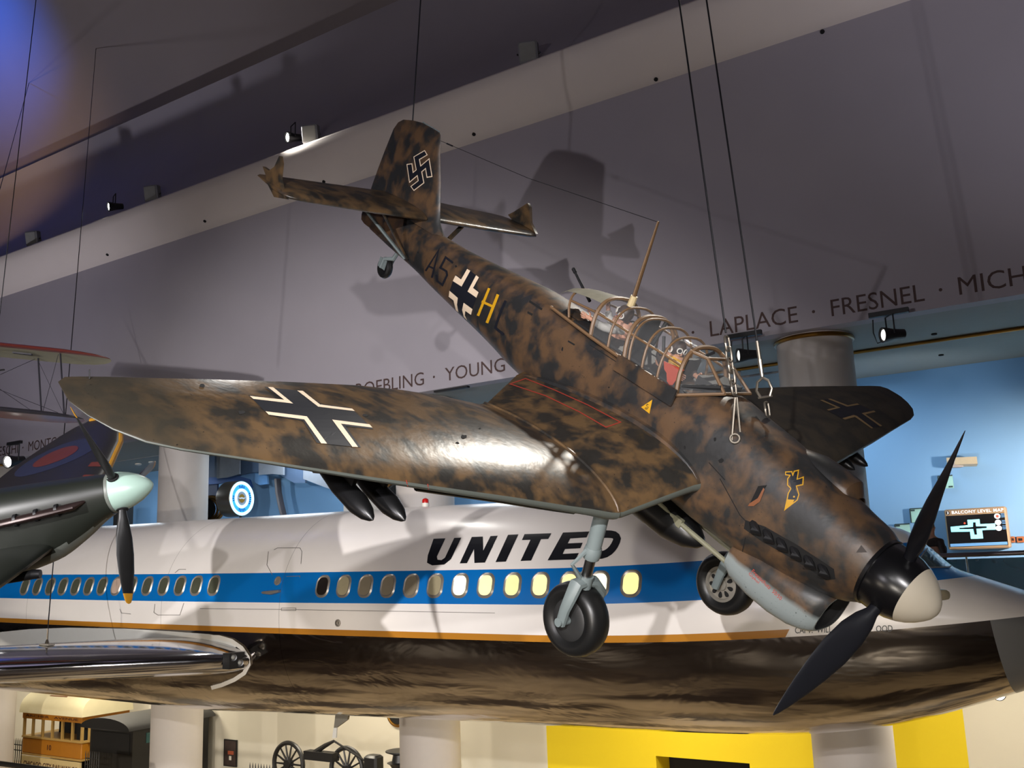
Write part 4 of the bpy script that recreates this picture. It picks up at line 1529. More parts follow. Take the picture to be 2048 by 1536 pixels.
m_wire = pm('wire_rope', srgb(30, 30, 34), .5, metal=.3)
m_galv = pm('galvanised_steel', srgb(140, 132, 120), .35, metal=.8)
m_pale = pm('pale_wire', srgb(150, 145, 130), .5, metal=.4)


def link(c, ax, L, r, t):
    """one chain link: stadium loop of height L along ax in a plane set by t"""
    ax = V(ax).normalized()
    t = (V(t) - ax * V(t).dot(ax)).normalized()
    pts = []
    for k in range(13):
        q = 2 * PI * k / 12
        pts.append(V(c) + ax * (L / 2 - r * 2.2) * (1 if math.sin(q) >= 0 else -1) * min(1, abs(math.sin(q)) * 3) + ax * r * 2.2 * math.sin(q) + t * r * 2.6 * math.cos(q))
    return MB().tube(pts, r, 6, caps=False)


def cable(px_top, px_bot, Y, label, grp, top=None, start=None, chain=0, r=.011, shackle=False, Ytop=None, mat=None):
    bot = start if start is not None else onY(px_bot[0], px_bot[1], Y)
    Yt = Ytop if Ytop is not None else bot.y
    t = onY(px_top[0], px_top[1], Yt)
    d = (t - bot).normalized()
    # run on up to the vault unless it ends in view
    if top is None:
        k = 0
        p = t
        while p.z < vault_z(p.y) - .06 and k < 4000:
            p = p + d * .02
            k += 1
        t = p
    o = empty('suspension_cable', bot, label, 'cable', grp)
    s = V((0, 0, 0))
    if chain:
        n = chain
        side_ = d.cross(V((.3, 1, 0))).normalized()
        for i in range(n):
            L = .17
            tt = side_ if i % 2 else d.cross(side_)
            link(s + d * (.06 + i * .125 + .05), d, L, .014, tt).build('chain_link', m_galv, o)
        s = s + d * (.06 + n * .125 + .05)
    if shackle:
        c = s + d * .1
        side_ = V((1, .2, 0)) - d * V((1, .2, 0)).dot(d)
        side_.normalize()
        pts = [c + d * (-.1 + .02) + side_ * .05, c + d * .0 + side_ * .085, c + d * .1 + side_ * .06, c + d * .14, c + d * .1 - side_ * .06, c - side_ * .085, c + d * (-.08) - side_ * .05]
        MB().tube(pts, .017, 8).tube([c + d * -.08 + side_ * .08, c + d * -.08 - side_ * .08], .014, 6).build('shackle', m_galv, o)
        s = c + d * .15
        MB().tube([s, s + d * .2], [.02, .03], 8).tube([s + d * .2, s + d * .42], .022, 8).build('turnbuckle', m_galv, o)
        s = s + d * .4
    MB().tube([s, t - bot], r, 6).build('wire', mat or m_wire, o)
    return o


# bomber: tail cable and two at the firewall
ft = WB @ V((-10.35, 0, 1.80))
cable((861, -300), None, None, 'thin cable rising from the top of the bomber fin', None, start=ft)
q1 = on_fus(1463, 884)
q2 = on_fus(1537, 838)
p1 = WB @ q1
sl = onY(1470, 795, p1.y - .15)
o = cable((1413, 690), None, None, 'left of the two cables at the bomber windscreen, ending in a chain and twin slings', 'cables at the bomber nose', start=sl, Ytop=sl.y, chain=5, mat=m_pale) if False else None
a = onY(1470, 795, p1.y)
c1 = cable((1358, 0), None, None, 'left of the two cables at the bomber windscreen, ending in a chain and twin slings', 'cables at the bomber nose', start=a, chain=5, r=.011, mat=m_wire)
MB().tube([V((0, 0, 0)), p1 - a], .014, 6).tube([V((.02, 0, 0)), (WB @ on_fus(1480, 864)) - a], .014, 6).build('sling', m_galv, c1)
MB().torus((p1 + (WB @ on_fus(1480, 864))) / 2 - a + V((0, -.03, -.02)), (.3, -1, .2), .05, .014, 20, 6).build('sling_eye', m_galv, c1)
p2 = WB @ q2
c2 = cable((1413, 0), None, None, 'right of the two cables at the bomber windscreen, ending in a shackle', 'cables at the bomber nose', start=p2, chain=1, shackle=True)
# cables of the fighter and the airliner wing at far left
if wb[0] is not None:
    pwing = WA @ wb[0]
    tp = onY(192, 97, pwing.y)
    o = empty('suspension_cable', pwing, 'thin cable from the vault down to the polished airliner wing', 'cable')
    # straight up to the vault
    zt = vault_z(pwing.y)
    tx = vault_at(192, 97)
    d = (tx - pwing)
    top = tx
    MB().tube([(0, 0, .35), top - pwing], .012, 6).build('wire', m_wire, o)
    MB().tube([(0, 0, .02), (0, 0, .36)], .02, 6).lathe([(0, .05), (.05, .04), (.12, .015)], (0, 0, .02), (0, 0, 1), 12).build('turnbuckle', m_galv, o)
    MB().box((0, 0, .02), (.34, .16, .04)).build('plate', m_white, o)
for i, (a_, b_, Y) in enumerate((((124, 0), (22, 900), None), )):
    pass
# ================================================================== FIGHTER (left edge)
# local: x forward from the spinner back plate (0), y to port (far side), z up
H0 = atd(224, 986, 14.0)
v0 = (H0 - C0).normalized()
e1 = V((v0.y, -v0.x, 0)).normalized()                  # to the right of the sight line
e2 = e1.cross(v0).normalized()                         # up, across the sight line
if e2.z < 0:
    e2 = -e2
th = math.radians(22)
al = math.radians(13)
FX = (e1 * math.cos(al) + e2 * math.sin(al)) * math.cos(th) - v0 * math.sin(th)
b0 = (v0 - FX * v0.dot(FX)).normalized()
b1 = FX.cross(b0).normalized()
FY = b0 * math.cos(math.radians(16)) + b1 * math.sin(math.radians(16))
FZ = FX.cross(FY).normalized()
WF_ = frame(H0, FX, FY, FZ)
m_fg = pm('fighter_green', srgb(27, 30, 25), .42, var=.14, scale=1.2)
m_fb = pm('fighter_dark_brown', srgb(30, 28, 30), .45, var=.15, scale=1.5)
m_fu = pm('fighter_grey_underside', srgb(96, 100, 94), .45, var=.05)
m_duck = pm('duck_egg_spinner', srgb(158, 184, 172), .3, var=.04)
m_fp = pm('fighter_blade_black', srgb(28, 28, 28), .35)
m_fy = pm('blade_tip_yellow', srgb(176, 124, 24), .5)

FIG = empty('fighter_aircraft', label='dark green fighter with a pale green spinner at the left edge', cat='airplane', mw=WF_)
F_ = FIG
FF = [(0, .27, -.30, .29, 0), (-.15, .29, -.37, .31, -.01), (-.5, .32, -.58, .36, -.03), (-1.0, .36, -.80, .41, -.06), (-1.6, .40, -.88, .45, -.08), (-2.3, .44, -.86, .47, -.08), (-3.2, .46, -.78, .48, -.06), (-5, .42, -.52, .40, -.02), (-7, .30, -.25, .22, 0), (-8.4, .2, -.1, .08, .02)]
fg = MB()
xs = [-.1 * k for k in range(0, 33)] + [-3.5 - .5 * k for k in range(0, 10)]
fg.loft([sring(x, *smooth_interp(FF, x), n=2.5, N=48) for x in xs])
n = 48
for i, f in enumerate(fg.f):
    if len(f) == 4:
        c = sum((fg.v[j] for j in f), V()) / 4
        if c.z < -.27 + .33 * c.x:
            fg.mi[i] = 1
fo = fg.build('fuselage', [m_fg, m_fu], F_, angle=60)
MB().lathe([(0, .292), (.02, .297), (.05, .295)], (0, 0, 0), (1, 0, 0), 40).build('spinner_ring', m_fu, F_)
pr = empty('propeller')
pr.parent = F_
MB().lathe([(.02, .293), (.14, .285), (.28, .25), (.41, .195), (.51, .13), (.57, .075), (.60, .03), (.605, 0)], (0, 0, 0), (1, 0, 0), 40).build('spinner', m_duck, pr, angle=50)
cen = V((.13, 0, 0))
# blade directions chosen in the disc so that one hangs down in front
dn = -(WF_.to_3x3().inverted() @ e2)
dn = (dn - V((dn.x, 0, 0))).normalized()
best = (1e9, 0)
for k in range(-40, 41):
    d_ = Matrix.Rotation(math.radians(k), 3, 'X') @ dn
    c_ = M3.transposed() @ (WF_ @ (cen + d_ * 1.645) - C0)
    best = min(best, (abs(1024 + FPX * c_.x / c_.z - 257), k))
dn = Matrix.Rotation(math.radians(best[1]), 3, 'X') @ dn
for k in range(3):
    rd = Matrix.Rotation(math.radians(120 * k), 3, 'X') @ dn
    tg = V((1, 0, 0)).cross(rd)
    rows = [(.2, .10, .10, 80), (.34, .12, .10, 74), (.5, .17, .08, 64), (.7, .225, .06, 54), (.95, .25, .045, 45), (1.2, .235, .035, 38), (1.38, .20, .028, 33), (1.5, .165, .02, 30), (1.58, .13, .016, 28), (1.63, .08, .01, 28), (1.645, .02, .004, 28)]
    mb = MB()
    rr = []
    for r, chd, thk, deg in rows:
        a = math.radians(deg)
        cd = tg * math.cos(a) + V((1, 0, 0)) * math.sin(a)
        nn = tg * math.sin(a) - V((1, 0, 0)) * math.cos(a)
        rr.append([cen + rd * r + cd * (chd / 2 * math.cos(q)) + nn * (thk / 2 * math.sin(q)) for q in [2 * PI * j / 14 for j in range(14)]])
    mb.loft(rr[:8], mi=0)
    b = mb.build('propeller_blade', m_fp, pr, angle=60)
    MB().loft(rr[7:]).build('blade_tip', m_fy, b, angle=60)
    MB().lathe([(0, .085), (.02, .085)], cen + rd * .27, rd, 16).build('blade_root_hole', m_dark, b)
# exhaust stacks along the near flank
castG = caster(fg.bvh(), WF_)
g0, g1 = castG(2, 1046), castG(166, 1006)
if g0 and g1:
    a, b = g0[0], g1[0]
    mb = MB()
    pts = [a + V((-.3, .02, -.0)), a + V((0, -.05, 0)), a.lerp(b, .5) + V((0, -.075, 0)), a.lerp(b, .9) + V((0, -.06, 0)), b + V((.02, .02, .01))]
    MB().tube(pts, [.07, .085, .085, .08, .03], 12, flat=.7).build('exhaust_shroud', pm('burnt_exhaust', srgb(48, 36, 34), .35, metal=.5, var=.3, scale=10), F_)
    for k in (.2, .45, .7):
        c = a.lerp(b, k) + V((0, -.05, 0))
        MB().lathe([(-.02, .09), (.02, .09)], c, b - a, 14).build('exhaust_clamp', m_black, F_)
# wings
WSH = .55
LEW = [(.35, -1.45, -.50), (1.2, -1.48, -.42), (2.5, -1.55, -.30), (3.8, -1.72, -.18), (4.6, -1.95, -.11), (5.1, -2.2, -.06), (5.4, -2.5, -.03), (5.55, -2.85, -.02)]
LEW = [(a, b + WSH, c) for a, b, c in LEW]
TEW = {.35: -3.95, 1.2: -3.98, 2.5: -3.92, 3.8: -3.7, 4.6: -3.45, 5.1: -3.25, 5.4: -3.1, 5.55: -2.95}
TEW = {k: v + WSH for k, v in TEW.items()}
for s in (-1, 1):
    w = MB()
    w.loft([foil_ring(V((x, s * y, z)), V((TEW[y], s * y, z - .03)), V((0, 0, 1)), .12 if y < 5.3 else .06, 18, .01) for y, x, z in LEW])
    wo = w.build('wing', m_fb if s > 0 else m_fg, F_, angle=50)
    if s > 0:
        # yellow leading edge strip and roundel
        ls = []
        for y, x, z in LEW:
            if y >= 2.5:
                ls.append(V((x + .02, s * y, z)))
        MB().tube(ls, .045, 8).build('yellow_leading_edge', m_fy, wo)
        cb = caster(w.bvh(), WF_)
        rc = []
        wbv = w.bvh()
        def wf(a, b):
            h = wbv.ray_cast(V((a, b, 3)), V((0, 0, -1)))
            return (h[0], V((0, 0, 1))) if h[0] else None
        disc = lambda r: [[(-2.75 + WSH + r * math.cos(q), 3.45 + r * math.sin(q)) for q in [2 * PI * k / 28 for k in range(28)]]]
        flat('roundel', [(disc(.72), pm('roundel_blue', srgb(34, 38, 60), .5), .004), (disc(.40), pm('roundel_red', srgb(84, 36, 32), .5), .008)], wf, wo, step=.12)
        rp = [[(x + WSH, y) for x, y in p] for p in ([(-1.58, 1.9), (-1.58, 2.15), (-1.8, 2.15), (-1.8, 1.9)], [(-1.62, 2.5), (-1.62, 2.7), (-1.85, 2.7), (-1.85, 2.5)])]
        flat('gun_patch', [(rp, pm('patch_red', srgb(90, 34, 28), .6), .006)], wf, wo, step=.1)
    else:
        MB().tube([V((-.85, -1.0, -.62)), V((-.95, -1.0, -.60)), V((-1.35, -1.0, -.6))], [.06, .07, .05], 12).build('intake', m_black, F_)
st = [(98, 1101), (114, 1098), (116, 1105), (100, 1108)]
flat('access_plate', [([zz([(90, 680), (145, 678), (148, 705), (95, 710)], 0, 900, 3.413)][0:1], m_fu, .004)], castG, F_, step=8)
# its cable and shackle
q = castG(18, 962)
if q:
    cable((124, 0), None, None, 'second cable from the left, with a shackle on the fighter nose', 'cables at the left edge', start=WF_ @ q[0], chain=2, shackle=True, r=.009)
base_ = WF_ @ V((-1.6, .35, .4))
cable((72, 0), None, None, 'leftmost long cable, crossing the blue lit vault corner', 'cables at the left edge', start=onY(-4, 660, 9.5), Ytop=9.5, r=.009)
# ================================================================== BIPLANE beyond it
BP0 = atd(120, 712, 22.0)
bx = (M3 @ V((.985, .10, .14))).normalized()           # span, towards the tip
bf = (M3 @ V((.12, -.20, -1))).normalized()
bf = (bf - bx * bf.dot(bx)).normalized()               # nose direction, towards the viewer
bz = bx.cross(bf).normalized()
if bz.z < 0:
    bz = -bz
WP = frame(BP0, bx, bf, bz)
BIP = empty('biplane', label='small biplane with red edged wings and wire braced struts at far left', cat='airplane', mw=WP)
m_bred = pm('biplane_red', srgb(104, 44, 38), .45)
m_bcream = pm('biplane_cream', srgb(150, 146, 122), .6, var=.06)
m_borange = pm('biplane_varnish', srgb(128, 62, 34), .25, var=.1)
m_bdark = pm('biplane_dark', srgb(40, 38, 46), .6)
TIP = 1.15
for zz0, name, mm, x1, sweep in ((0.0, 'upper_wing', [m_bcream, m_bred], TIP, 1), (-1.42, 'lower_wing', [m_borange, m_bdark], .80, .7)):
    rows = [(-3.2, .75, -.75), (-.4, .75, -.75), (.2, .73, -.72), (.6, .66, -.58), (.9, .55, -.35), (1.06, .42, -.12), (1.15, .28, .1)]
    w = MB()
    rr = []
    for x, le, te in rows:
        x = x - (TIP - x1)
        rr.append(foil_ring(V((x, le, zz0)), V((x, te, zz0 - .02)), V((0, 0, 1)), .075, 12, .03))
    w.loft(rr)
    nn = len(rr[0])
    for i, f in enumerate(w.f):
        if len(f) == 4:
            j = f[0] % nn
            if j < 15:
                w.mi[i] = 1
    w.build(name, mm, BIP, angle=50)
for px, dy in ((132, .45), (67, -.45)):
    x = ((px - 120) / FPX * 22)
    a, b = V((x, dy, -.02)), V((x + .30, dy, -1.4))
    MB().tube([a, b], .035, 8, flat=.5).build('interplane_strut', m_bdark, BIP)
wr = MB()
for a, b in (((.1, .45, -.05), (-.3, -.4, -1.38)), ((-.6, -.4, -.05), (.42, .45, -1.38)), ((-.65, -.4, -.05), (-2.3, .2, -1.35)), ((-2.6, .2, -.05), (-.35, -.4, -1.36)), ((-2.8, 0, -.4), (.3, .45, -1.36))):
    wr.tube([a, b], .006, 4)
wr.build('bracing_wires', m_bdark, BIP)
MB().tube([(-1.6, .2, -.62), (-1.0, .35, -.50)], .02, 6).build('strut_tube', m_black, BIP)
MB().box((-.75, .15, -.06), (.4, .1, .03)).build('aileron_fitting', m_bdark, BIP)
for x in (-2.5,):
    pass

vt = vault_at(58, 166)
cb_ = WP @ V((-2.2, 0, .05))
o_ = empty('suspension_cable', cb_, 'cable ending on the vault beside the leftmost one, down to the biplane', 'cable', 'cables at the left edge')
MB().tube([V((0, 0, 0)), vt - cb_], .012, 6).build('wire', m_wire, o_)

# ================================================================== EXHIBITS, GROUND FLOOR
m_ochre = pm('streetcar_ochre', srgb(168, 108, 22), .45, var=.12, scale=3)
m_ochl = pm('streetcar_trim', srgb(170, 138, 78), .5, var=.06)
m_red2 = pm('streetcar_red_brown', srgb(120, 62, 24), .5)
m_cream = pm('streetcar_cream', srgb(200, 180, 130), .6, var=.08, scale=3)
m_roof = pm('canvas_roof', srgb(206, 196, 160), .75, var=.06, scale=3)
m_ink = pm('sign_ink', srgb(70, 30, 22), .6)
m_iron = pm('cast_iron', srgb(26, 25, 24), .45, var=.2)
m_droof = pm('dark_canvas', srgb(62, 62, 62), .6, var=.1)

YS = 23.0
sx0, sx1 = onY(46, 1450, YS).x, onY(164, 1470, YS).x
zr = onY(50, 1424, YS).z                               # top of the letter board
zlb = onY(50, 1436, YS).z
zsill = onY(48, 1474, YS).z
zbelt = onY(46, 1505, YS).z
SC_ = V((sx0, YS, 0))
CAR = empty('streetcar', SC_, 'ochre streetcar with open windows and a cream roof at lower left', 'streetcar')
w_ = sx1 - sx0
dep = 2.0
MB().bevbox((w_ / 2, dep / 2, (zsill + zbelt) / 2), (w_, dep, zsill - zbelt), .03).build('body_panel', m_ochre, CAR)
MB().box((w_ / 2, dep / 2, zbelt - .03), (w_ + .04, dep + .04, .07)).box((w_ / 2, dep / 2, zsill + .03), (w_ + .04, dep + .04, .07)).build('belt_moulding', m_ochl, CAR)
lb = MB().box((w_ / 2, dep / 2, (zr + zlb) / 2), (w_ + .04, dep + .04, zr - zlb)).build('letter_board', m_ochre, CAR)
for k in range(7):
    x = w_ * k / 6
    for y in (.04, dep - .04):
        MB().box((min(max(x, .05), w_ - .05), y, (zsill + zlb) / 2), (.10, .08, zlb - zsill)).build('window_post', m_ochl, CAR)
MB().box((w_ * .58, dep * .6, zsill + .3), (w_ * .75, .3, .6)).box((w_ - .4, dep * .5, zsill + .55), (.5, dep * .8, 1.0)).build('seats', m_dark, CAR)
# the end platform at the right
MB().box((w_ + .03, .3, (zsill + zlb) / 2), (.08, .1, zlb - zsill)).box((w_ + .03, dep - .1, (zsill + zlb) / 2), (.08, .1, zlb - zsill)).build('corner_post', m_ochl, CAR)
zd = onY(55, 1536, YS).z
da = MB().box((w_ / 2, .0, (zbelt - .1 + .5) / 2), (w_, .08, zbelt - .1 - .5)).box((w_ / 2, dep, (zbelt - .1 + .5) / 2), (w_, .08, zbelt - .1 - .5)).build('dash_board', m_cream, CAR)
MB().box((w_ / 2, dep / 2, .72), (w_ * .8, .9, .3)).build('truck_frame', m_iron, CAR)
for x in (w_ * .3, w_ * .7):
    for y in (.3, dep - .3):
        MB().lathe([(-.06, .36), (0, .40), (.06, .36), (.07, .1)], (x, y, .4), (0, 1, 0), 24).build('car_wheel', m_iron, CAR)
rf = MB()
rings = []
for k in range(13):
    q = PI * k / 12
    rings.append((dep / 2 - (dep / 2 + .12) * math.cos(q), zr + .85 * math.sin(q) ** .8))
rf.loft([[V((x, p[0], p[1])) for p in rings] + [V((x, dep / 2, zr - .0))] for x in (-.12, w_ * .25, w_ * .5, w_ * .75, w_ + .12)])
r_o = rf.build('roof', m_roof, CAR, angle=50)
zc = zr + .62
MB().box((w_ * .50, .36, zc + .05), (1.15, .32, .05), Matrix.Rotation(.25, 3, 'X')).build('roof_hatch', m_red2, r_o)
MB().box((w_ * .52, .42, zc - .10), (.95, .3, .14)).build('roof_opening', m_dark, r_o)
tp = text_map('ARCHER   AVENUE', (.18, zlb + .07), (w_ - .25, zlb + .07), (0, zr - zlb - .14), bold=.02)
flat('letter_board_text', [(tp, m_ink, .004)], lambda a, b: (V((a, -.022, b)), V((0, -1, 0))), lb)
zt_ = onY(60, 1527, YS).z
tp = text_map('CHICAGO CITY RAILWAY CO', (.25, zt_ - .10), (w_ - .1, zt_ - .10), (0, .2), bold=.02)
flat('dash_text', [(tp, m_ink, .004)], lambda a, b: (V((a, -.042, b)), V((0, -1, 0))), da)
zn = (zsill + zbelt) / 2
flat('car_number', [(text_map('10', (w_ * .44, zn - .09), (w_ * .51, zn - .09), (0, .2), bold=.02), m_ink, .004)], lambda a, b: (V((a, -.002, b)), V((0, -1, 0))), CAR)

# dark carriage with a round roof, its end towards the streetcar
YC = 22.2
ax0, ax1 = onY(170, 1470, YC).x, onY(262, 1470, YC).x
cw_ = ax1 - ax0
zcr = onY(160, 1452, YC).z
zap = onY(205, 1434, YC).z
CG = empty('railway_carriage', V((ax0, YC, 0)), 'dark carriage with a rounded grey roof between streetcar and column', 'carriage')
dl = 3.6
arch = [(cw_ / 2 - (cw_ / 2 + .1) * math.cos(PI * k / 14), zcr + (zap - zcr) * math.sin(PI * k / 14)) for k in range(15)]
MB().loft([[V((p[0], y, p[1])) for p in arch] + [V((cw_ / 2, y, zcr - .02))] for y in (-.15, dl)]).build('roof', m_droof, CG, angle=50)
MB().box((cw_ / 2, dl / 2, (zcr + .6) / 2), (cw_ - .2, dl - .3, zcr - .6)).build('body', m_iron, CG)
MB().box((cw_ / 2, .13, zcr - .5), (cw_ - .5, .04, .7)).build('end_window', m_dark, CG)
MB().box((cw_ - .09, 1.2, zcr - .35), (.03, 1.0, .35)).build('side_window', pm('teal_glass', srgb(40, 80, 78), .2), CG)
flat('arch_panel', [([[(p[0], p[1]) for p in arch]], m_dark, .002)], lambda a, b: (V((a, -.155, b)), V((0, -1, 0))), CG)
for y in (.8, dl - .6):
    for x in (.15, cw_ - .15):
        MB().lathe([(-.05, .4), (0, .45), (.05, .4)], (x, y, .45), (1, 0, 0), 20).build('carriage_wheel', m_iron, CG)
MB().box((cw_ / 2, dl / 2, .5), (cw_ * .6, dl - .4, .3)).build('underframe', m_iron, CG)

# arched dark doorway right of the column on the lower wall, and a framed picture beside it
dx0, dx1 = onY(325, 1500, 25.98).x, onY(410, 1500, 25.98).x
zt_ = onY(396, 1430, 25.98).z
cx_, hw = (dx0 + dx1) / 2, (dx1 - dx0) / 2
arc = [V((cx_ + hw * math.cos(q), 25.985, zt_ - hw * .75 + hw * .75 * math.sin(q))) for q in [PI * k / 16 for k in range(17)]]
struct('door_2', MB().prism([V((dx0, 25.985, .01))] + list(reversed(arc)) + [V((dx1, 25.985, .01))], (0, -.05, 0), (0, .0, 0)), m_dark)
pc = onY(461, 1506, 25.97)
PIC = empty('wall_picture', pc, 'dark upright picture on the beige lower wall left of the flywheels', 'picture')
pw2, ph2 = abs(onY(474, 1506, 25.97).x - onY(448, 1506, 25.97).x), .96
MB().box((0, 0, 0), (pw2, .04, ph2)).build('frame', m_iron, PIC)
flat('print', [([[(-pw2 * .44, -ph2 * .46), (pw2 * .44, -ph2 * .46), (pw2 * .44, ph2 * .46), (-pw2 * .44, ph2 * .46)]], pm('print_dark', srgb(58, 46, 42), .5, var=.5, scale=4), .002),
                ([[(-.12, -.05), (.2, -.05), (.2, .08), (-.12, .08)]], pm('print_orange', srgb(170, 86, 60), .5), .004), ([[(-.05, -.25), (.08, -.25), (.08, -.1), (-.05, -.1)]], m_white, .004)],
     lambda a, b: (V((a, -.021, b)), V((0, -1, 0))), PIC)

# old engine with two spoked flywheels
YF = 22.6
fc1, fc2 = onY(577, 1528, YF), onY(694, 1540, YF)
rad = (onY(577, 1481, YF).z - fc1.z)
ENG = empty('stationary_engine', V((fc1.x, YF, 0)), 'black iron engine with two spoked flywheels against the beige wall', 'engine')
off = V((fc1.x, YF, 0))
for c in (fc1, fc2):
    c = c - off
    w2 = empty('flywheel', c)
    w2.parent = ENG
    mb = MB().torus((0, 0, 0), (0, 1, 0), rad - .07, .07, 40, 8).lathe([(-.1, .13), (.1, .13)], (0, 0, 0), (0, 1, 0), 16)
    mb.build('rim', m_iron, w2)
    for k in range(14):
        q = 2 * PI * k / 14
        MB().tube([(.1 * math.cos(q), 0, .1 * math.sin(q)), ((rad - .1) * math.cos(q), 0, (rad - .1) * math.sin(q))], [.035, .025], 6).build('spoke', m_iron, w2)
a, b, c, d = [onY(x, y, YF - .15) - off for x, y in ((625, 1508), (668, 1482), (740, 1528), (660, 1515))]
MB().tube([a, a.lerp(b, .6) + V((0, 0, .02)), b], [.09, .07, .04], 8).tube([b, c], .03, 6).box((a + d) / 2, (1.2, .3, .25)).build('rocker', m_iron, ENG)
e = onY(742, 1520, YF - .1) - off
MB().bevbox(e + V((.1, 0, -.1)), (.5, .4, .5), .06).build('cylinder_block', m_iron, ENG)
dx_ = (fc2 - fc1).x
MB().box((dx_ / 2, 0, fc1.z - rad * .62), (dx_ + 1.2, .5, .35)).box((-.3, 0, (fc1.z - rad * .7) / 2), (.5, .6, fc1.z - rad * .7)).box((dx_ + .3, 0, (fc1.z - rad * .7) / 2), (.5, .6, fc1.z - rad * .7)).build('bed', m_iron, ENG)
p = onY(800, 1503, YF)
PE = empty('iron_pillar', V((p.x, YF, 0)), 'black iron pillar head just left of the middle column', 'machine')
MB().lathe([(0, .35), (.1, .35), (.2, .22), (p.z - .5, .20), (p.z - .35, .3), (p.z - .3, .38), (p.z - .28, .24), (p.z - .08, .2), (p.z, .42), (p.z + .03, .42)], (0, 0, 0), (0, 0, 1), 20).build('pillar', m_iron, PE)
p = onY(795, 1425, 25.935)
RG = empty('brass_ring', p, 'brass ring on the lower wall peeking out below the airliner belly', 'ring')
MB().torus((0, 0, 0), (0, 1, 0), .42, .06, 36, 8).build('rim', m_brass, RG)
MB().lathe([(0, .4), (.04, .4)], (0, -.02, 0), (0, 1, 0), 30).build('backing', m_dark, RG)

# iron fences
def fence(x0, x1, Y, zt, n, label):
    t = empty('picket_fence', V((x0, Y, 0)), label, 'fence', 'black iron fences on the ground floor')
    for k in range(n):
        x = (x1 - x0) * k / (n - 1)
        MB().tube([(x, 0, .05), (x, 0, zt - .1), (x, 0, zt)], [.018, .018, .004], 6).build('picket', m_iron, t)
    for z in (zt - .25, zt - .45):
        MB().tube([(0, 0, z), (x1 - x0, 0, z)], .02, 6).build('fence_rail', m_iron, t)
    MB().box((0, 0, .04), (.1, .1, .08)).box((x1 - x0, 0, .04), (.1, .1, .08)).build('foot', m_iron, t)


z_ = onY(35, 1476, 22.6).z
fence(onY(27, 1500, 22.6).x, onY(43, 1500, 22.6).x, 22.6, z_, 5, 'short black picket fence left of the streetcar')
z_ = onY(185, 1503, 21.8).z
fence(onY(171, 1520, 21.8).x, onY(198, 1520, 21.8).x, 21.8, z_, 7, 'black picket fence in front of the dark carriage')
z_ = onY(520, 1527, 22.0).z
fence(onY(500, 1530, 22).x, onY(545, 1530, 22).x, 22, z_, 9, 'black picket fence left of the flywheels')
hr = empty('handrail', onY(40, 1531, 17), 'dark handrail at the bottom left corner', 'rail')
a, b = onY(-40, 1522, 17), onY(110, 1541, 17)
o_ = onY(40, 1531, 17)
MB().tube([a - o_, b - o_], .075, 10).build('bar', m_iron, hr)
for p in (a, b):
    MB().tube([p - o_, V((p.x, p.y, .0)) - o_], .04, 8).build('post', m_iron, hr)
# small bright spotlight below the airliner nose
p = onY(1998, 1387, 21.8)
t = spot_can(p, (.1, -1, .1), 'glaring small spotlight under the airliner nose', None, True, .8, lens=pm('glare_lens', (1, .97, .92), .3, emit=60.0, ecol=(1, .96, .9)))
MB().tube([(0, 0, .3), (0, 0, 6.25 - p.z)], .02, 6).build('drop_rod', m_black, t)

# ================================================================== EXHIBITS, BALCONY
m_drum = pm('brushed_drum', srgb(120, 112, 102), .35, metal=.7)
m_neon = pm('neon_ring', srgb(210, 240, 255), .4, emit=2.6, ecol=srgb(150, 215, 255))
m_neon2 = pm('lit_blue_face', srgb(60, 150, 230), .4, emit=.85, ecol=srgb(50, 150, 240))
m_sgold = pm('sign_gold', srgb(150, 118, 40), .5)
m_sgrey = pm('sign_silver', srgb(150, 158, 172), .5)
m_swt = pm('sign_letter', srgb(150, 215, 255), .4, emit=1.0, ecol=srgb(150, 215, 255))
m_sink = pm('sign_dark_letter', srgb(12, 60, 120), .5)
SGN = empty('round_sign', onY(482, 997, 24.6), 'glowing blue round sign on a metal drum above the airliner roof', 'sign')
ring_c = SGN.location.copy()
sd = V((1, .1, 0)).normalized()                     # it faces right, towards the viewer
sr = V((-sd.y, sd.x, 0)) * 1                            # to its right hand as seen from the front
if (M3.transposed() @ sr).x < 0:
    sr = -sr
R_s = .66
MB().lathe([(-.62, R_s * .98), (-.6, R_s), (.03, R_s), (.05, R_s * .97), (.02, R_s * .95)], (0, 0, 0), sd, 48).build('drum', m_drum, SGN)
sf = lambda a, b: (sr * a + V((0, 0, b)) + sd * .03, sd)
circ = lambda r, cx=0, cy=0: [(cx + r * math.cos(q), cy + r * math.sin(q)) for q in [2 * PI * k / 40 for k in range(40)]]
flat('lit_face', [([circ(R_s * .95)], m_neon2, 0)], sf, SGN)
nr = MB().torus(sd * .035, sd, R_s * .87, .055, 48, 8).build('neon_tube', m_neon, SGN)
MB().torus(sd * .035, sd, R_s * .47, .055, 40, 8).build('neon_tube', m_neon, SGN)
flat('centre_badge', [([circ(R_s * .40)], m_sgrey, .01), ([circ(R_s * .24)], m_sgold, .014),
                      ([[(-.24, .02), (-.08, -.03), (.0, -.01), (.08, -.03), (.26, .06), (.08, .03), (0, .05), (-.08, .03)]], pm('badge_white', srgb(220, 226, 235), .5), .018)], sf, SGN)
lt_ = []
for a0, n_ in ((90, 4), (0, 6), (-90, 5), (180, 3)):
    for i in range(n_):
        ang = math.radians(a0 + (i - (n_ - 1) / 2) * 10)
        r0, r1 = R_s * .58, R_s * (.76 if i % 2 else .72)
        lt_ += [[(v.x, v.y) for v in q] for q in stroke([(r0 * math.cos(ang), r0 * math.sin(ang)), (r1 * math.cos(ang + .05), r1 * math.sin(ang + .05))], .035)]
flat('sign_lettering', [(lt_, m_sink, .02)], sf, SGN)
MB().tube([(0, .0, -R_s), V((0, 0, ZB - ring_c.z))], .05, 8).build('stand', m_iron, SGN)

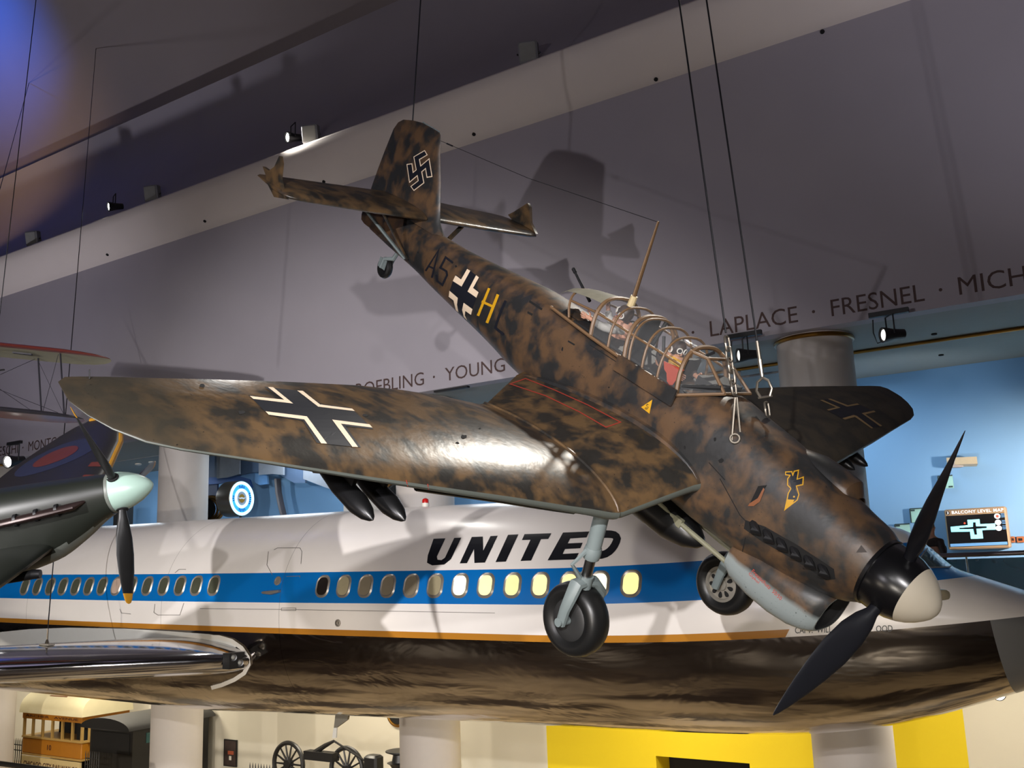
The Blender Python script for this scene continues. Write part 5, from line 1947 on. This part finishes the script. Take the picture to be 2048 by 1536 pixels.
m_copper = pm('copper_coil', srgb(150, 112, 66), .35, metal=.8)
for px, Y, lab in (((405, 1018), 24.4, 'coil of copper rings between the column and the round sign'), ((790, 992), 24.4, 'coil of copper rings behind the bomber wing bombs')):
    p = onY(px[0], px[1], Y)
    t = empty('copper_coil', p, lab, 'coil', 'copper coils on the balcony')
    for k in range(5):
        MB().torus((.12 * k - .2, .05 * k, 0), (.9, -.45, 0), .46, .05, 32, 8).build('ring', m_copper, t)
    MB().lathe([(-.4, .38), (.4, .38)], (0, 0, 0), (.9, -.45, 0), 24).build('core', m_dark, t)
    MB().box((0, 0, (ZB - p.z - .4) / 2), (.5, .4, (p.z - .4 - ZB))).build('plinth', m_dark, t)

# hanging panels with wavy lower edges
m_pg = pm('panel_grey', srgb(118, 126, 136), .6)
m_pd = pm('panel_slate', srgb(66, 86, 112), .6)
m_pb = pm('panel_blue', srgb(40, 84, 150), .6)
WC = empty('wavy_canopy', onY(540, 930, 25.2), 'row of hanging grey and slate panels with wavy lower edges above the round sign', 'canopy')
wo_ = WC.location.copy()
PN = [([(403, 905), (437, 905), (437, 955), (420, 954), (403, 957)], m_pd, 0), ([(435, 905), (480, 905), (480, 948), (455, 955), (435, 957)], m_pg, -.25), ([(474, 905), (522, 905), (522, 944), (500, 946), (476, 951)], m_pd, 0),
      ([(519, 905), (568, 905), (568, 950), (545, 948), (519, 950)], m_pg, -.25), ([(564, 905), (612, 905), (612, 966), (590, 966), (564, 952)], m_pd, 0), ([(608, 905), (660, 905), (690, 965), (680, 985), (650, 974), (608, 958)], m_pg, -.25),
      ([(500, 944), (535, 950), (537, 968), (520, 970), (500, 958), (482, 953)], pm('panel_pale_blue', srgb(96, 142, 190), .6), .25), ([(403, 955), (440, 951), (478, 948), (500, 958), (505, 975), (470, 962), (436, 968), (403, 970)], m_pb, .3),
      ([(403, 970), (436, 968), (436, 1006), (403, 1003)], pm('panel_navy', srgb(24, 40, 72), .6), .35)]
for poly, mm, dy in PN:
    MB().prism([onY(x, y, wo_.y + dy) - wo_ for x, y in poly], (0, -.04, 0), (0, .04, 0)).build('panel', mm, WC)
for dx in (-3.5, .5):
    MB().tube([(dx, 0, .2), (dx, 0, ZS - wo_.z)], .02, 6).build('hanger', m_grey, WC)
# dark curved post
pts = [onY(x, y, 25.4) for x, y in ((555, 958), (557, 985), (562, 1010), (568, 1034))]
CP = empty('curved_post', pts[-1], 'dark curved post right of the round sign', 'post')
b0 = V((pts[-1].x + .2, pts[-1].y, ZB))
MB().tube([p - pts[-1] for p in pts] + [b0 - pts[-1]], .16, 8, flat=.5).build('post', pm('post_dark', srgb(60, 58, 62), .4), CP)
# dark machine behind the pale green spinner, and a white partition behind the bombs
p = onY(247, 1025, 24.6)
MC = empty('dark_machine', V((p.x, 24.6, ZB)), 'dark machine on the balcony just right of the pale green spinner', 'machine')
MB().box((0, 0, (p.z - ZB) / 2 + .1), (.45, .6, p.z - ZB + .5)).build('cabinet', m_iron, MC)
for k in range(3):
    MB().tube([(.16 + .07 * k, -.31, p.z - ZB - .3), (.18 + .07 * k, -.31, p.z - ZB + .25)], .02, 6).build('pipe', m_steel, MC)
a, b = onY(686, 985, 26.0), onY(840, 1000, 26.0)
struct('wall_partition', MB().box(((a.x + b.x) / 2, 26.4, (ZB + 12.3) / 2), (b.x - a.x, .75, 12.3 - ZB)), m_white)

# ---- right: map board, glass plates, sconce, plates, rail, visitor
MB_ = empty('map_board', onY(1955, 1057, 26.62), 'lit floor map on a wall board at the right', 'sign')
c_ = MB_.location.copy()
hwid = (onY(2016, 1057, 26.6).x - onY(1893, 1057, 26.6).x) / 2
hh_ = (onY(1955, 1015, 26.6).z - onY(1955, 1097, 26.6).z) / 2
MB().bevbox((0, 0, 0), (2 * hwid, .36, 2 * hh_), .03).build('case', pm('map_case', srgb(150, 128, 100), .5), MB_)
mf = lambda a, b: (V((a * hwid, -.185, b * hh_)), V((0, -1, 0)))
m_mk = pm('map_black', srgb(14, 14, 18), .3)
m_mc = pm('map_cyan', srgb(150, 235, 250), .4, emit=1.0, ecol=srgb(120, 225, 250))
m_mb = pm('map_blue_strip', srgb(90, 140, 190), .4, emit=.5, ecol=srgb(110, 160, 210))
m_mw = pm('map_white', srgb(240, 240, 245), .4, emit=.9, ecol=srgb(240, 245, 255))
m_mr = pm('map_red', srgb(190, 80, 60), .4, emit=.3, ecol=srgb(200, 80, 60))
pl = [[(-.50, .02), (-.50, .16), (-.22, .18), (-.22, .42), (.12, .42), (.14, .2), (.56, .2), (.56, -.08), (.16, -.08), (.16, -.5), (-.18, -.5), (-.18, -.1), (-.82, -.1), (-.82, .16), (-.5, .16), (-.5, .1)]]
cross = [[(-.84, -.12), (-.84, .14), (-.26, .18), (-.26, .44), (.14, .44), (.14, .2), (.62, .2), (.62, -.1), (.18, -.1), (.18, -.5), (-.22, -.5), (-.22, -.14)]]
slit = [[(-.08, -.3), (0, -.3), (.0, -.02), (.34, .0), (.34, .08), (.0, .1), (0, .3), (-.08, .3), (-.1, .08), (-.55, .06), (-.55, 0), (-.1, -.02)]]
cir = [[(.72 + .10 * math.cos(q), y + .13 * math.sin(q)) for q in [2 * PI * k / 16 for k in range(16)]] for y in (.54, .24, -.04)]
txt = text_map('BALCONY LEVEL MAP', (-.74, .76), (.94, .76), (0, .15), bold=.008, space=1.08)
n3 = text_map('3', (-.90, .77), (-.85, .77), (0, .12), bold=.01)
ln = [[(.84, y), (.96, y), (.96, y + .03), (.84, y + .03)] for y in (.48, .55, .62, .16, .23, .3, -.1, -.03, .04)]
flat('map_face', [([[(-.95, -.86), (.95, -.86), (.95, .68), (-.95, .68)]], m_mk, 0), (cross, m_mc, .004), (slit, m_mk, .008), (cir, m_mw, .006), ([[(.72 + .05 * math.cos(q), .54 + .07 * math.sin(q)) for q in [2 * PI * k / 12 for k in range(12)]]], m_mr, .009),
                  ([[(-.92, -.84), (.93, -.84), (.93, -.70), (-.92, -.70)]], m_mb, .004), (ln, m_mb, .006), ([[(-.36 + .035 * math.cos(q), .28 + .05 * math.sin(q)) for q in [2 * PI * k / 12 for k in range(12)]]], m_mr, .006),
                  ([[(-.875 + .06 * math.cos(q), .83 + .1 * math.sin(q)) for q in [2 * PI * k / 16 for k in range(16)]]], m_mk, .002), (txt, m_mw, .004), (n3, m_mw, .006)], mf, MB_)
m_gp = pm('green_glass_plate', srgb(150, 200, 196), .1, var=.05)
m_gpd = pm('glass_edge', srgb(40, 62, 66), .4)
for (x0, y0, x1, y1), lab in (((1876, 953, 1908, 976), 'pale green glass plate highest on the blue wall, behind the upper blade'), ((1820, 1018, 1850, 1044), 'pale green glass plate left of the upper propeller blade'),
                              ((1790, 1049, 1822, 1072), 'blue green glass plate just above the airliner crown')):
    a, b = onY(x0, y0, 26.72), onY(x1, y1, 26.72)
    t = empty('glass_plate', (a + b) / 2, lab, 'panel', 'glass plates on the blue wall')
    w3, h3 = abs(b.x - a.x), abs(a.z - b.z)
    MB().box((0, 0, 0), (w3, .03, h3)).build('plate', m_gp, t)
    MB().box((-w3 / 2, -.01, 0), (.03, .05, h3)).box((0, -.01, h3 / 2), (w3, .05, .03)).build('edge', m_gpd, t)
    MB().box((-w3 * .3, -.02, h3 * .38), (.1, .01, .04)).box((w3 * .3, -.02, -h3 * .38), (.1, .01, .04)).build('caption', m_gpd, t)
    MB().tube([(0, .0, 0), (0, .08, 0)], .03, 8).build('standoff', m_steel, t)
a, b = onY(1924, 920, 26.5), onY(1955, 925, 26.5)
t = empty('wall_sconce', onY(1925, 923, 26.62), 'wedge shaped sconce on the blue wall behind the upper blade tip', 'lamp')
MB().prism([V((-.35, -.1, -.06)), V((-.05, .12, -.12)), V((.3, .12, -.14)), V((.36, -.16, -.10))], (0, 0, 0), (0, 0, .18)).build('shade', pm('sconce_ivory', srgb(190, 178, 150), .5), t)
MB().box((-.17, -.0, -.06), (.3, .2, .16), Matrix.Rotation(.5, 3, 'Z')).build('side_panel', m_grey, t)
for x, lab in ((2026, 'small orange brown plate on the wall right of the map'), (2041, 'larger orange brown plate at the right picture edge')):
    p = onY(x, 1079, 26.77)
    t = empty('wall_plate', p, lab, 'plate')
    wd = .09 if x == 2026 else .17
    MB().bevbox((0, 0, 0), (wd, .05, .15), .01).build('cover', pm('orange_plate', srgb(150, 92, 58), .5), t)
    MB().box((0, -.028, 0), (wd * .5, .01, .06)).build('rocker', m_black, t)

p = onY(2000, 1107, 20.55)
RL = empty('balcony_railing', V((-4.8, 20.55, ZB)), 'balcony railing with a metal handrail over teal glass at right', 'railing')
rz = p.z - ZB
MB().tube([(0, 0, rz), (9.6, 0, rz)], .045, 12).build('handrail', pm('handrail_metal', srgb(120, 112, 116), .3, metal=.7), RL)
m_tg = pm('teal_glass_panel', srgb(44, 92, 104), .08, alpha=.82, var=.03, scale=1)
xs_ = onY(1934, 1125, 20.55).x + 4.8
for a, b in ((0, xs_ - .02), (xs_ + .02, xs_ + 3.2), (xs_ + 3.24, 9.6)):
    MB().box(((a + b) / 2, 0, rz / 2 - .02), (b - a, .02, rz - .12)).build('glass_panel', m_tg, RL)
MB().box((xs_, 0, rz / 2), (.03, .04, rz - .06)).build('glass_joint', pm('joint_pale', srgb(170, 180, 160), .4), RL)
# ================================================================== PEOPLE
m_skin = pm('skin', srgb(178, 132, 108), .55, var=.06)
m_jack = pm('brown_jacket', srgb(50, 40, 36), .8, var=.15)
m_trou = pm('dark_trousers', srgb(40, 40, 46), .8)
m_hair = pm('grey_hair', srgb(96, 88, 82), .7, var=.2, scale=30)
m_glove = pm('glove_grey', srgb(150, 148, 142), .7)
m_leath = pm('leather_helmet', srgb(60, 46, 38), .5, var=.15)


def skin(name, verts, edges, radii, mat, parent, sub=2):
    me = bpy.data.meshes.new(name + '_s')
    me.from_pydata([tuple(v) for v in verts], edges, [])
    o = bpy.data.objects.new(name + '_s', me)
    COL.objects.link(o)
    o.modifiers.new('skin', 'SKIN')
    sv = me.skin_vertices[0].data
    for i, r in enumerate(radii):
        sv[i].radius = r if isinstance(r, tuple) else (r, r)
        sv[i].use_root = (i == 0)
    s = o.modifiers.new('sub', 'SUBSURF')
    s.levels = s.render_levels = sub
    dg = bpy.context.evaluated_depsgraph_get()
    m2 = bpy.data.meshes.new_from_object(o.evaluated_get(dg))
    m2.name = name
    bpy.data.objects.remove(o)
    bpy.data.meshes.remove(me)
    m2.materials.clear()
    m2.materials.append(mat)
    m2.shade_smooth()
    r = bpy.data.objects.new(name, m2)
    COL.objects.link(r)
    r.parent = parent
    return r


class Sk:
    def __init__(s):
        s.v, s.e, s.r = [], [], []

    def p(s, co, r, par=None):
        s.v.append(V(co))
        s.r.append(r)
        if par is not None:
            s.e.append((par, len(s.v) - 1))
        return len(s.v) - 1

    def chain(s, par, *rows):
        for co, r in rows:
            par = s.p(co, r, par)
        return par


def hand(s, wrist, pos, d, side_, palm, k=1.0):
    """palm and five bent fingers; d along the hand, side_ towards the thumb, palm = way the palm faces"""
    d, side_, palm = V(d).normalized(), V(side_).normalized(), V(palm).normalized()
    p0 = V(pos)
    c = s.p(p0 + d * .05 * k, (.036 * k, .02 * k), wrist)
    for i, (o, L) in enumerate(((.030, .075), (.010, .085), (-.011, .078), (-.031, .06))):
        b = p0 + d * .088 * k + side_ * o * k
        s.chain(c, (b, .010 * k), (b + d * L * .5 * k + palm * .006, .0088 * k), (b + d * L * .85 * k + palm * .022, .0078 * k))
    t0 = p0 + d * .03 * k + side_ * .035 * k
    s.chain(c, (t0, .011 * k), (t0 + side_ * .028 * k + d * .03 * k + palm * .01, .010 * k), (t0 + side_ * .034 * k + d * .062 * k + palm * .02, .0085 * k))


def head(s, neck, c, f, up=V((0, 0, 1))):
    """skull along a chain: neck up to the crown, with a jaw towards f"""
    f = V(f).normalized()
    j = s.chain(neck, (V(c) - up * .055 + f * .018, (.062, .062)), (V(c) + up * .02, (.082, .09)), (V(c) + up * .075, (.072, .078)), (V(c) + up * .105, (.035, .04)))
    return j


def face(par, c, f, up, k=1.0, eyes=True):
    f, up = V(f).normalized(), V(up).normalized()
    sd = f.cross(up).normalized()
    c = V(c)
    MB().ball(c + f * .098 - up * .012, (.013, .013, .022), 8, 6).build('nose', m_skin, par)
    MB().ball(c + sd * .03 + f * .083 + up * .015, .011, 8, 6).build('eye', m_white, par)
    MB().ball(c - sd * .03 + f * .083 + up * .015, .011, 8, 6).build('eye', m_white, par)
    MB().box(c + f * .085 - up * .05, (.035, .012, .008), Matrix((sd, f, up)).transposed()).build('mouth', m_red, par)
    for s_ in (-1, 1):
        MB().ball(c + sd * .084 * s_ - up * .005, (.016, .02, .032), 8, 6).build('ear', m_skin, par)


# visitor leaning on the balcony rail with his back to us
hp = onY(1868, 1055, 21.15)
PV = empty('person', V((hp.x, 21.15, ZB)), 'grey haired person in a dark brown jacket leaning on the balcony rail, back turned', 'person')
H = hp.z - ZB - .02
f_ = V((.5, .86, 0)).normalized()                       # he looks at the map
sd_ = V((f_.y, -f_.x, 0))
lean = -f_ * .10
s = Sk()
hipc = V((0, 0, H * .54))
r0 = s.p(hipc, (.15, .12))
ch = s.chain(r0, (hipc + V((0, 0, .18)) + lean * .3, (.145, .115)), (hipc + V((0, 0, .38)) + lean * .7, (.165, .125)), (hipc + V((0, 0, .50)) + lean, (.12, .10)))
nk = s.chain(ch, (V((0, 0, H - .13)) + lean, .055))
head(s, nk, V((0, 0, H)) + lean * .9, f_)
arms = []
for sg in (1, -1):
    sh = hipc + V((0, 0, .46)) + lean + sd_ * .19 * sg
    if sg > 0:
        el = V((sh.x, sh.y, 0)) + sd_ * .20 - f_ * .16 + V((0, 0, 1.08))
        wr_ = el - f_ * .10 + sd_ * .02 + V((0, 0, -.24))
    else:
        el = sh + sd_ * .1 * sg - f_ * .05 + V((0, 0, -.29))
        wr_ = el - f_ * .05 + V((0, 0, -.25))
    b = s.chain(ch, (sh, .062), (sh.lerp(el, .5), .05), (el, .042), (el.lerp(wr_, .5), .038), (wr_, .028))
    hand(s, b, wr_, (wr_ - el), -f_, -sd_ * sg)
    arms.append((sh, el, wr_))
for sg in (1, -1):
    k_ = hipc + sd_ * .10 * sg + V((0, 0, -.05))
    kn = V((k_.x, k_.y, H * .29)) + f_ * .02
    an = V((k_.x, k_.y, .09))
    s.chain(r0, (k_, .085), (kn, .058), (kn.lerp(an, .4), .052), (an, .038), (an + f_ * .12 + V((0, 0, -.05)), .032))
skin('body', s.v, s.e, s.r, m_skin, PV)
s = Sk()
r1 = s.p(hipc + V((0, 0, -.06)), (.175, .145))
ch = s.chain(r1, (hipc + V((0, 0, .16)) + lean * .3, (.17, .14)), (hipc + V((0, 0, .38)) + lean * .7, (.19, .15)), (hipc + V((0, 0, .49)) + lean, (.14, .12)), (hipc + V((0, 0, .56)) + lean, (.075, .07)))
ch -= 1
for sh, el, wr_ in arms:
    s.chain(ch, (sh, .082), (sh.lerp(el, .5), .068), (el, .06), (el.lerp(wr_, .5), .054), (el.lerp(wr_, .95), .045))
skin('jacket', s.v, s.e, s.r, m_jack, PV)
s = Sk()
r2 = s.p(hipc + V((0, 0, 0)), (.165, .135))
for sg in (1, -1):
    k_ = hipc + sd_ * .10 * sg + V((0, 0, -.05))
    kn = V((k_.x, k_.y, H * .29)) + f_ * .02
    an = V((k_.x, k_.y, .09))
    s.chain(r2, (k_, .10), (kn, .075), (an, .06))
skin('trousers', s.v, s.e, s.r, m_trou, PV)
hc = V((0, 0, H)) + lean * .9
MB().ball(hc + V((0, 0, .055)) - f_ * .022, (.088, .096, .078), 16, 10).build('hair', m_hair, PV)
face(PV, hc + V((0, 0, .01)), f_, (0, 0, 1))
for sg in (1, -1):
    k_ = hipc + sd_ * .10 * sg
    MB().ball(V((k_.x, k_.y, .045)) + f_ * .06, (.055, .13, .045), 12, 8, Matrix.Rotation(math.atan2(f_.y, f_.x) - PI / 2, 3, 'Z')).build('shoe', m_black, PV)


# two mannequins in the cockpit (local frame of the bomber)
def airman(name_lab, x, f, raise_arm, vest, zh):
    t = empty('person', label=name_lab, cat='person', mw=WB @ Matrix.Translation((x, 0, .625)))
    f = V(f)
    sd = f.cross(V((0, 0, 1)))
    s = Sk()
    r0 = s.p((0, 0, .06), (.16, .12))
    ch = s.chain(r0, (V((0, 0, .02)), (.16, .12)))
    ch = s.chain(r0, (V((0, 0, .11)), (.15, .11)))
    nk = s.chain(ch, (V((0, 0, .17)) + f * .01, .055))
    hc_ = V((0, 0, zh)) + f * .02
    head(s, nk, hc_, f)
    arms = []
    for sg in (1, -1):
        sh = sd * .17 * sg + V((0, 0, .10))
        if raise_arm and sg == raise_arm:
            el = sh + f * .22 + V((0, 0, -.02))
            wr_ = el + f * .08 + V((0, 0, .14))
            hd_, th_ = V((0, 0, 1)) + f * .3, -sd * sg
        else:
            el = sh + f * .17 + sd * .03 * sg + V((0, 0, -.04))
            wr_ = el + f * .18 - sd * .05 * sg + V((0, 0, .02))
            hd_, th_ = f, V((0, 0, 1))
        b = s.chain(ch, (sh, .058), (sh.lerp(el, .5), .05), (el, .044), (wr_, .03))
        hand(s, b, wr_, hd_, th_, -sd * sg, 1.1)
        arms.append((sh, el, wr_))
    skin('body', s.v, s.e, s.r, m_skin, t)
    s = Sk()
    r1 = s.p((0, 0, .05), (.175, .135))
    ch = s.chain(r1, (V((0, 0, .11)), (.165, .125)), (V((0, 0, .155)), (.08, .075)))
    ch -= 1
    for sh, el, wr_ in arms:
        s.chain(ch, (sh, .075), (sh.lerp(el, .5), .066), (el, .058), (el.lerp(wr_, .9), .046))
    skin('jacket', s.v, s.e, s.r, m_glove if raise_arm else m_jack, t)
    if vest:
        MB().ball(V((0, 0, .08)) + f * .055, (.13, .17, .12), 14, 8).build('life_vest', m_ye, t)
    hl = MB().ball(hc_ + V((0, 0, .03)) - f * .018, (.108, .104, .112), 16, 10).build('flying_helmet', m_leath, t)
    face(t, hc_ + V((0, 0, .0)), f, (0, 0, 1))
    for sg in (-1, 1):
        g = MB().torus(hc_ + f * .098 + sd * .04 * sg + V((0, 0, .03)), f + sd * .5 * sg, .03, .008, 20, 6).build('goggle_rim', m_white, t)
        MB().lathe([(-.004, .028), (.004, .028)], hc_ + f * .098 + sd * .04 * sg + V((0, 0, .03)), f + sd * .5 * sg, 16).build('goggle_lens', m_bk, g)
    MB().torus(hc_ + sd * .108 + V((0, 0, .0)), sd, .034, .01, 18, 6).torus(hc_ - sd * .108 + V((0, 0, .0)), sd, .034, .01, 18, 6).build('earphones', m_white, t)
    return t


airman('airman mannequin in a pale jacket and goggles under the rear canopy, arm raised', -4.90, (-.92, -.38, 0), 1, False, .27)
airman('airman mannequin in a yellow life vest behind the bomber windscreen', -3.98, (.95, -.3, 0), 0, True, .24)
# red fan-shaped card propped at the pilot's side
d0_ = V((-3.64, -.44, .585))
fan = [d0_ + V((.16, 0, .26)), d0_ + V((-.14, .0, .22))] + [d0_ + V((-.14 + .05 * k, 0, .22 - .052 * k - (.03 if k % 2 else 0))) for k in range(1, 5)] + [d0_ + V((.10, 0, .03))]
MB().prism(fan, (0, -.004, 0), (0, .004, 0)).build('red_fan_card', pm('red_fan', srgb(150, 56, 36), .6, emit=0), B)
